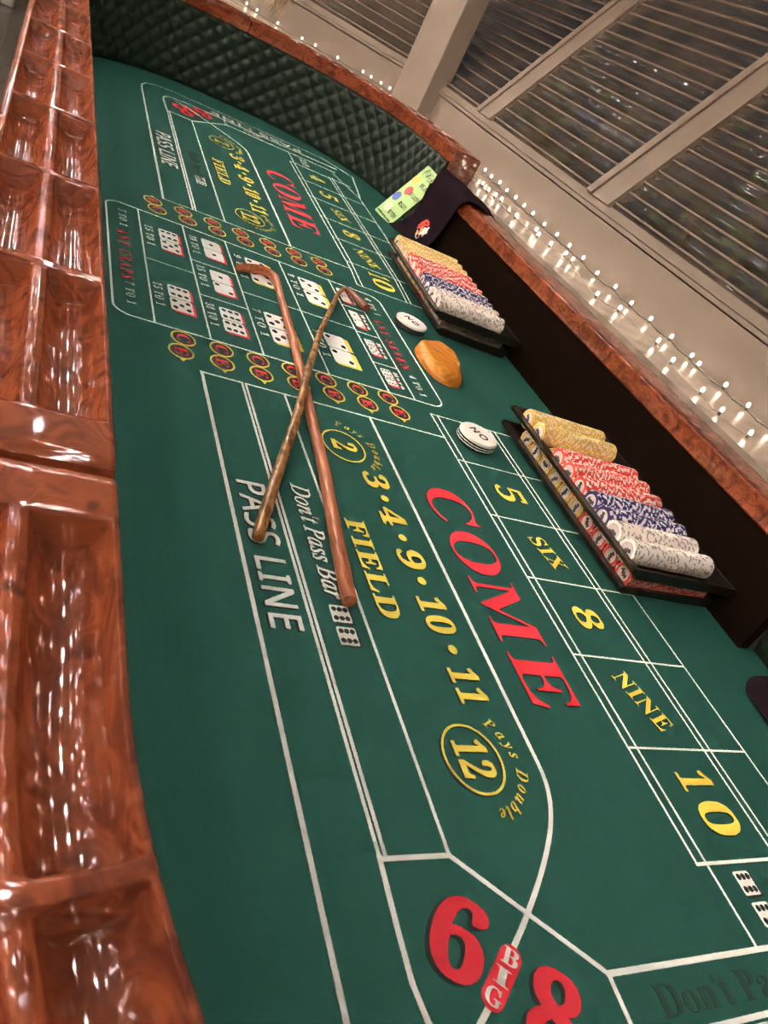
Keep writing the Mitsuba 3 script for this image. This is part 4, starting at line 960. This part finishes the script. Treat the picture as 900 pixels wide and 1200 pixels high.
rows = [[(.985, .955, .196), (.992, .88, .200), (.985, .79, .200), (.958, .665, .197)],
        [(.930, .960, .212), (.930, .87, .214), (.922, .76, .212), (.908, .652, .208)],
        [(.856, .925, .218), (.853, .84, .219), (.850, .755, .216), (.845, .665, .212)],
        [(.838, .905, .150), (.842, .84, .145), (.845, .78, .145), (.848, .715, .145)],
        [(.822, .900, .075), (.828, .85, .065), (.834, .79, .060), (.842, .735, .058)],
        [(.778, .945, .008), (.790, .89, .010), (.808, .83, .016), (.832, .765, .030)]]
m, A = cloth(rows)
tag('draped_cloth', 'dark navy cloth with embroidered emblem, draped over the low rail behind the far rack', 'cloth')
put('draped_cloth__cloth', m, 'navy_cloth', smooth=60)
def emb(u, v, s, shape, m, lab):
    """an embroidered patch lying on the cloth at row fraction v, column fraction u"""
    i, j = int(v * 59), int(u * 59)
    c, du, dv = A[i, j], A[i, min(j + 4, 59)] - A[i, max(j - 4, 0)], A[max(i - 4, 0), j] - A[min(i + 4, 59), j]
    ex = du / np.linalg.norm(du); n = np.cross(ex, dv); n /= np.linalg.norm(n); ey = np.cross(n, ex)
    if n @ (CAM - c) < 0: n = -n
    g = extr(shape, .0012, 0); V = np.array(g.vertices)
    g.vertices = c + n * .0012 + V[:, :1] * s * ex + V[:, 1:2] * s * ey + V[:, 2:] * n
    put('draped_cloth__embroidery', g, m, label=lab)
red_s = unary_union([LineString([(-.9, .2), (-.5, .9), (.1, 1.0), (.5, .7)]).buffer(.16), LineString([(-1.0, -.1), (-.5, .45), (.1, .55)]).buffer(.15), LineString([(-.8, -.4), (-.3, .05), (.2, .1)]).buffer(.14)])
org_s = unary_union([LineString([(-.2, .1), (.15, -.35), (.0, -.8)]).buffer(.22)])
wht_s = unary_union([Polygon([(.25, .25), (.7, .35), (.95, .7), (1.05, .2), (1.4, .1), (1.05, -.2), (1.1, -.6), (.7, -.45), (.3, -.8), (.35, -.3)]).buffer(.06), LineString([(-.5, -.6), (-.2, -1.1), (.3, -1.3)]).buffer(.06), LineString([(.6, -.8), (.5, -1.3)]).buffer(.05)])
for sh, m_, lab in ((red_s, 'thread_red', 'red embroidered swirls'), (org_s, 'thread_orange', 'orange embroidered stroke'), (wht_s, 'thread_white', 'white embroidered shape')):
    emb(.55, .80, .026, sh, m_, lab)
rows = [[(.885, -.95, .10), (.885, -1.02, .10), (.885, -1.10, .10)], [(.868, -.95, .05), (.866, -1.02, .05), (.866, -1.10, .05)], [(.820, -.920, .020), (.815, -1.02, .024), (.820, -1.10, .020)], [(.785, -.938, .003), (.775, -1.02, .003), (.785, -1.10, .003)]]
m, _ = cloth(rows, (24, 24), .006, .005, 9)
put('folded_cloth', m, 'navy_cloth', smooth=60); tag('folded_cloth', 'dark folded cloth in the near corner of the felt against the quilted wall', 'cloth')

# ------------------------------------------------------------------ ledge, windows and room
XW, HS = 1.27, .37
C2 = np.array([1.262, 2.55]); D2 = np.array([-.63, .777]); N2 = np.array([.777, .63])   # the second bay wall
far_end = C2 + D2 * 4.2
ledge = Polygon([(.945, -3.2), (XW + .1, -3.2), (XW + .1, 2.6), tuple(far_end + N2 * .1), (far_end[0] - .6, far_end[1]), (.40, 1.90), (.945, 1.35)])
ledge = ledge.difference(inner.buffer(RAIL_W + .006))
put('window_ledge', extr(ledge, .03, .17), 'ledge_laminate'); tag('window_ledge', kind='structure')
put('wall_under_ledge', boxm(1.15, 1.19, -3.2, 2.5, FLOOR_Z, .17), 'wall_paint'); tag('wall_under_ledge', kind='structure')


def slanted(y0, y1, h0, h1, d0, d1):
    """a bar in the leaning plane of the first wall: along y, up the slope from h0 to h1, d0..d1 metres in front of the plane"""
    t = math.tan(math.radians(30)); nx, nz = -math.cos(math.radians(30)), math.sin(math.radians(30))
    pts = []
    for y in (y0, y1):
        for h in (h0, h1):
            for d in (d0, d1):
                pts.append((XW + .004 + h * .5 + nx * d, y, HS + h * .866 + nz * d))
    return slab(pts)


def corrugated(y0, y1):
    """a single clear sheet in the leaning plane, waved up the slope"""
    h = np.arange(0, TOPH, .0025); d = -.004 + .0032 * np.cos((h - .023) / .050 * 2 * np.pi)
    Pg = np.stack([np.stack([XW + .004 + h * .5 - .866 * d, np.full_like(h, y), HS + h * .866 + .5 * d], -1) for y in np.linspace(y0, y1, 9)])
    return grid_mesh(Pg)


def to_wall2(m):
    """what is built for the first wall (its far end at y = 2.55, running to -y), turned onto the second, running away from the corner"""
    v = np.array(m.vertices); a = 2.55 - v[:, 1]; o = v[:, 0] - XW
    m.vertices = np.stack([C2[0] + D2[0] * a + N2[0] * o, C2[1] + D2[1] * a + N2[1] * o, v[:, 2]], -1)
    m.invert()
    return m


YB = [1.66, .712, -.236, -1.184, -2.132, -3.08]
TOPH = 1.75
def wall(key, f, ylo, bars, lab, corner):
    put(key, f(boxm(XW, XW + .06, ylo, 2.55, .165, .332)), 'beige_paint'); tag(key, kind='structure')
    put(key + '__sill_trim', f(boxm(XW - .010, XW + .05, ylo, 2.55, .3365, .350, .002)), 'beige_paint')
    put(key + '__sill_trim', f(slab([(XW - .006, y, .352) for y in (ylo, 2.55)] + [(XW + .05, y, .352) for y in (ylo, 2.55)] + [(XW + .010, y, .376) for y in (ylo, 2.55)] + [(XW + .05, y, .376) for y in (ylo, 2.55)])), 'beige_paint')
    for y in bars:
        put(key + '__mullion', f(slanted(y - .068, y + .030, .0, TOPH, -.03, .010)), 'beige_paint')
        put(key + '__mullion', f(slanted(y + .0345, y + .068, .0, TOPH, -.03, .016)), 'beige_paint')
    put(key + '__top_rail', f(slanted(ylo, 2.9, TOPH, TOPH + .12, -.03, .035)), 'beige_paint')


ident = lambda m: m
wall('wall_right', ident, -3.2, YB, '', True)
YB2 = [2.55 - .78 - .948 * k for k in range(4)]
wall('wall_far_right', to_wall2, 2.55 - 4.2, YB2, '', True)
put('trim_1', boxm(1.205, 1.30, 2.135, 2.50, .19, CEIL_Z, .004), 'beige_paint'); tag('trim_1', kind='structure')
wn = 0
for f, bars, ylo in ((ident, [2.62] + YB, -3.2), (to_wall2, [2.62] + YB2, 2.55 - 4.2)):
    bars = bars + ([ylo] if bars[-1] > ylo + .3 else [])
    for hi, lo in zip(bars[:-1], bars[1:]):
        wn += 1
        key = f'window_{wn}'
        y1, y0 = hi - .068 if hi < 2.6 else 2.55 + (.10 if f is ident else .1), lo + .068
        n_ = 33
        put(key + '__pane', f(corrugated(y0 - .01, y1 + .01)), 'pane_glass', smooth=True); tag(key, kind='structure')
        pitch = .050
        for k in range(int(TOPH / pitch)):
            h = .02 + pitch * k
            put(key + '__rib', f(slanted(y0, y1, h, h + .006, -.0012, .0035)), 'rib_plastic')
# outside
put('ground_outside', boxm(1.6, 14, -8, 14, -1.0, -.95), 'soil'); tag('ground_outside', kind='structure')
for k in range(9):
    x, y = 3.0 + 1.2 * rng.random(), -2.2 + 1.0 * k
    kk = num('garden_bush')
    tag(kk, 'dark leafy bush outside behind the slanted ribbed window', 'bush', 'bushes in the dark garden')
    ms = []
    for q in range(160):
        c = np.array([x, y, .2]) + rng.normal(0, 1, 3) * [.22, .16, .45]
        a, b = rng.normal(0, 1, 3), rng.normal(0, 1, 3); a /= np.linalg.norm(a); b = np.cross(a, b); b /= np.linalg.norm(b)
        l = .05 + .06 * rng.random()
        ms.append(trimesh.Trimesh([c - a * l, c + b * l * .35, c + a * l, c - b * l * .35], [[0, 1, 2], [0, 2, 3]], process=False))
    put(kk + '__leaves', cat(ms), 'leafage'); labels[kk + '__leaves'] = {'kind': 'stuff'}
    put(kk + '__stem', tube([(x, y, -.96), (x + .05, y, -.2), (x, y + .05, .6)], [.03, .02, .01], 6), 'twig')
# room
put('floor', boxm(-4.5, 3.0, -4, 7, FLOOR_Z - .06, FLOOR_Z - .004), 'grout'); tag('floor', kind='structure')
tile = ply(boxm(-.297, .297, -.297, .297, 0, .004, .001), 'floor_tile')
for i in range(7):
    for j in range(15):
        x, y = -3.78 + .6 * i, -2.6 + .6 * j + .18
        k = num('floor__tile'); scene[k] = {**tile, 'to_world': T().translate([x, y, FLOOR_Z - .004])}
put('ceiling', boxm(-4.5, 3.2, -4, 7, CEIL_Z, CEIL_Z + .05), 'ceiling_paint'); tag('ceiling', kind='structure')
put('wall_left', boxm(-4.55, -4.5, -4, 7, FLOOR_Z, CEIL_Z), 'wall_paint'); tag('wall_left', kind='structure')
put('wall_back', boxm(-4.5, 3.0, -4.05, -4, FLOOR_Z, CEIL_Z), 'wall_paint'); tag('wall_back', kind='structure')
put('wall_far', boxm(-4.5, 3.0, 7, 7.05, FLOOR_Z, CEIL_Z), 'wall_paint'); tag('wall_far', kind='structure')
# silver plinth on the floor beyond the rail
pl = trimesh.creation.box((1.0, .4, .16)).subdivide_loop(4) if False else boxm(-1.6, -.48, 5.95, 6.4, FLOOR_Z, FLOOR_Z + .8, .01)
put('metal_plinth', pl, 'steel'); tag('metal_plinth', 'shiny silver metal plinth standing on grey floor tiles beyond the chip rail', 'plinth')

# ------------------------------------------------------------------ lights
def emitter(power, col=BULB, weight=1.0):
    return {'type': 'area', 'radiance': rgb(*[power * c for c in col]), 'sampling_weight': weight}


scene['bulb_glow'] = {'type': 'diffuse', 'reflectance': rgb(.8, .7, .6)}
mat('bulb_cap', (.05, .06, .04), rough=.5)


def light_string(label, pts, group, power, r=.0055, wire='wire_dark'):
    k = num('string_lights'); tag(k, label, 'string lights', group)
    P_ = np.array(pts); 
    w = []
    for a, b in zip(P_[:-1], P_[1:]):
        mid = (a + b) / 2 + np.array([0, 0, -min(.004, np.linalg.norm(b - a) * .05)])
        w += [a, mid]
    w.append(P_[-1]); w = np.array(w) + [0, 0, -.004]
    put(k + '__wire', tube(w, .0014, 6), wire, smooth=60)
    m_ = ico(1, sub=2); m_.vertices = np.array(m_.vertices) * [r * .8, r * .8, r * 1.25]
    bulb = ply(m_, 'bulb_glow', smooth=True)
    cap = ply(trimesh.creation.cylinder(radius=r * .6, height=r * 1.6, sections=8), 'bulb_cap')
    for q in P_:
        q = q + rng.normal(0, .0008, 3)
        kb = num(k + '__bulb')
        scene[kb] = {**bulb, 'to_world': T().translate([float(q[0]), float(q[1]), float(q[2] + r)]), 'emitter': emitter(power, (1.0, .80, .60), .04)}
        scene[num(k + '__bulb_socket')] = {**cap, 'to_world': T().translate([float(q[0]), float(q[1]), float(q[2] - r * .6)])}
    return k


up = [(1.24, y, z) for y, z in ((1.384, .222), (1.318, .220), (1.241, .222), (1.168, .219), (1.092, .219), (1.017, .217), (.942, .218), (.85, .216), (.76, .216), (.67, .216), (.576, .216), (.481, .209), (.376, .214), (.281, .210), (.179, .212), (.077, .212), (-.018, .210), (-.053, .206), (-.160, .209), (-.247, .209), (-.34, .21), (-.44, .21), (-.54, .21))]
light_string('string of warm fairy lights along the back of the ledge under the window sill', up, 'fairy lights on the ledge', LEDGE_POWER)
lo = [(1.117, 1.127), (1.111, 1.059), (1.129, 1.028), (1.133, .991), (1.105, .815), (1.140, .728), (1.114, .665), (1.131, .606), (1.159, .555), (1.170, .522), (1.071, .223), (1.124, .176), (1.126, -.007), (1.084, -.125), (1.067, -.262), (1.056, -.349), (1.074, -.425)]
light_string('string of warm fairy lights lying along the middle of the shiny ledge', [(x, y, .209) for x, y in lo], 'fairy lights on the ledge', LEDGE_POWER, wire='wire_pale')
fb = [(.60, 3.31, .210), (.647, 3.259, .209), (.74, 3.14, .21), (.848, 3.011, .209), (.904, 2.942, .215), (.996, 2.828, .220), (1.10, 2.70, .226), (1.135, 2.657, .226), (1.175, 2.61, .226), (1.21, 2.564, .226)]
light_string('string of warm fairy lights behind the far end of the table', fb, 'fairy lights on the ledge', LEDGE_POWER)
# dried twigs hanging by the second window
kt = 'dried_twigs'
tag(kt, 'bunch of thin dried twigs hanging in front of the beige wall beyond the far rail', 'twigs')
for q in range(16):
    b = np.array([.70, 2.90, .50]) + rng.normal(0, .02, 3)
    e = np.array([.67 + rng.normal(0, .045), 2.93 + rng.normal(0, .04), .235 + .05 * rng.random()])
    mid = (b + e) / 2 + rng.normal(0, .02, 3)
    put(kt + '__twig', tube(curve3([b, mid, e], 10)[0], np.linspace(.0035, .0012, 10), 5), 'twig')
# the lights that hang from the ceiling (above the frame): fairy-light strings and three globe lamps
for k in range(9):
    x = -2.7 + .37 * k
    key = num('ceiling_string_lights'); tag(key, 'string of small warm bulbs hanging along the ceiling above the table', 'string lights', 'strings of bulbs below the ceiling')
    ys = np.r_[np.arange(-3.1, -.2, .085), np.arange(-.2, 6.2, .155)]; ms = []
    pts = [(x + rng.normal(0, .02), y + rng.normal(0, .012), 1.50 - .18 * abs(math.sin(math.pi * (y + .3 * k) / 2.2)) + rng.normal(0, .008)) for y in ys]
    for q in pts: ms.append(ico(.0085 if q[1] < .6 else .0108, q, 1))
    kb = key + '__bulbs'
    scene[kb] = ply(cat(ms), 'bulb_glow', smooth=True); scene[kb]['emitter'] = emitter(CANOPY_POWER, BULB, 1.0); labels[kb] = {'kind': 'stuff'}
    put(key + '__wire', tube(np.array([[x, -3.5, CEIL_Z - .02]] + [(a, b, c + .013) for a, b, c in pts] + [[x, 6.6, CEIL_Z - .02]]), .002, 5), 'wire_dark')
for x, y in ((.10, 2.0), (-1.6, 3.0)):
    key = num('globe_lamp'); tag(key, 'white glass globe lamp hanging from the ceiling above the table', 'lamp', 'globe lamps below the ceiling')
    kb = key + '__globe'
    scene[kb] = ply(ico(.055, (x, y, 1.58), 3), 'bulb_glow', smooth=True); scene[kb]['emitter'] = emitter(GLOBE_POWER, (1.0, .90, .78), 1.0)
    put(key + '__cord', tube([(x, y, 1.635), (x, y, CEIL_Z)], .004, 6), 'wire_dark')
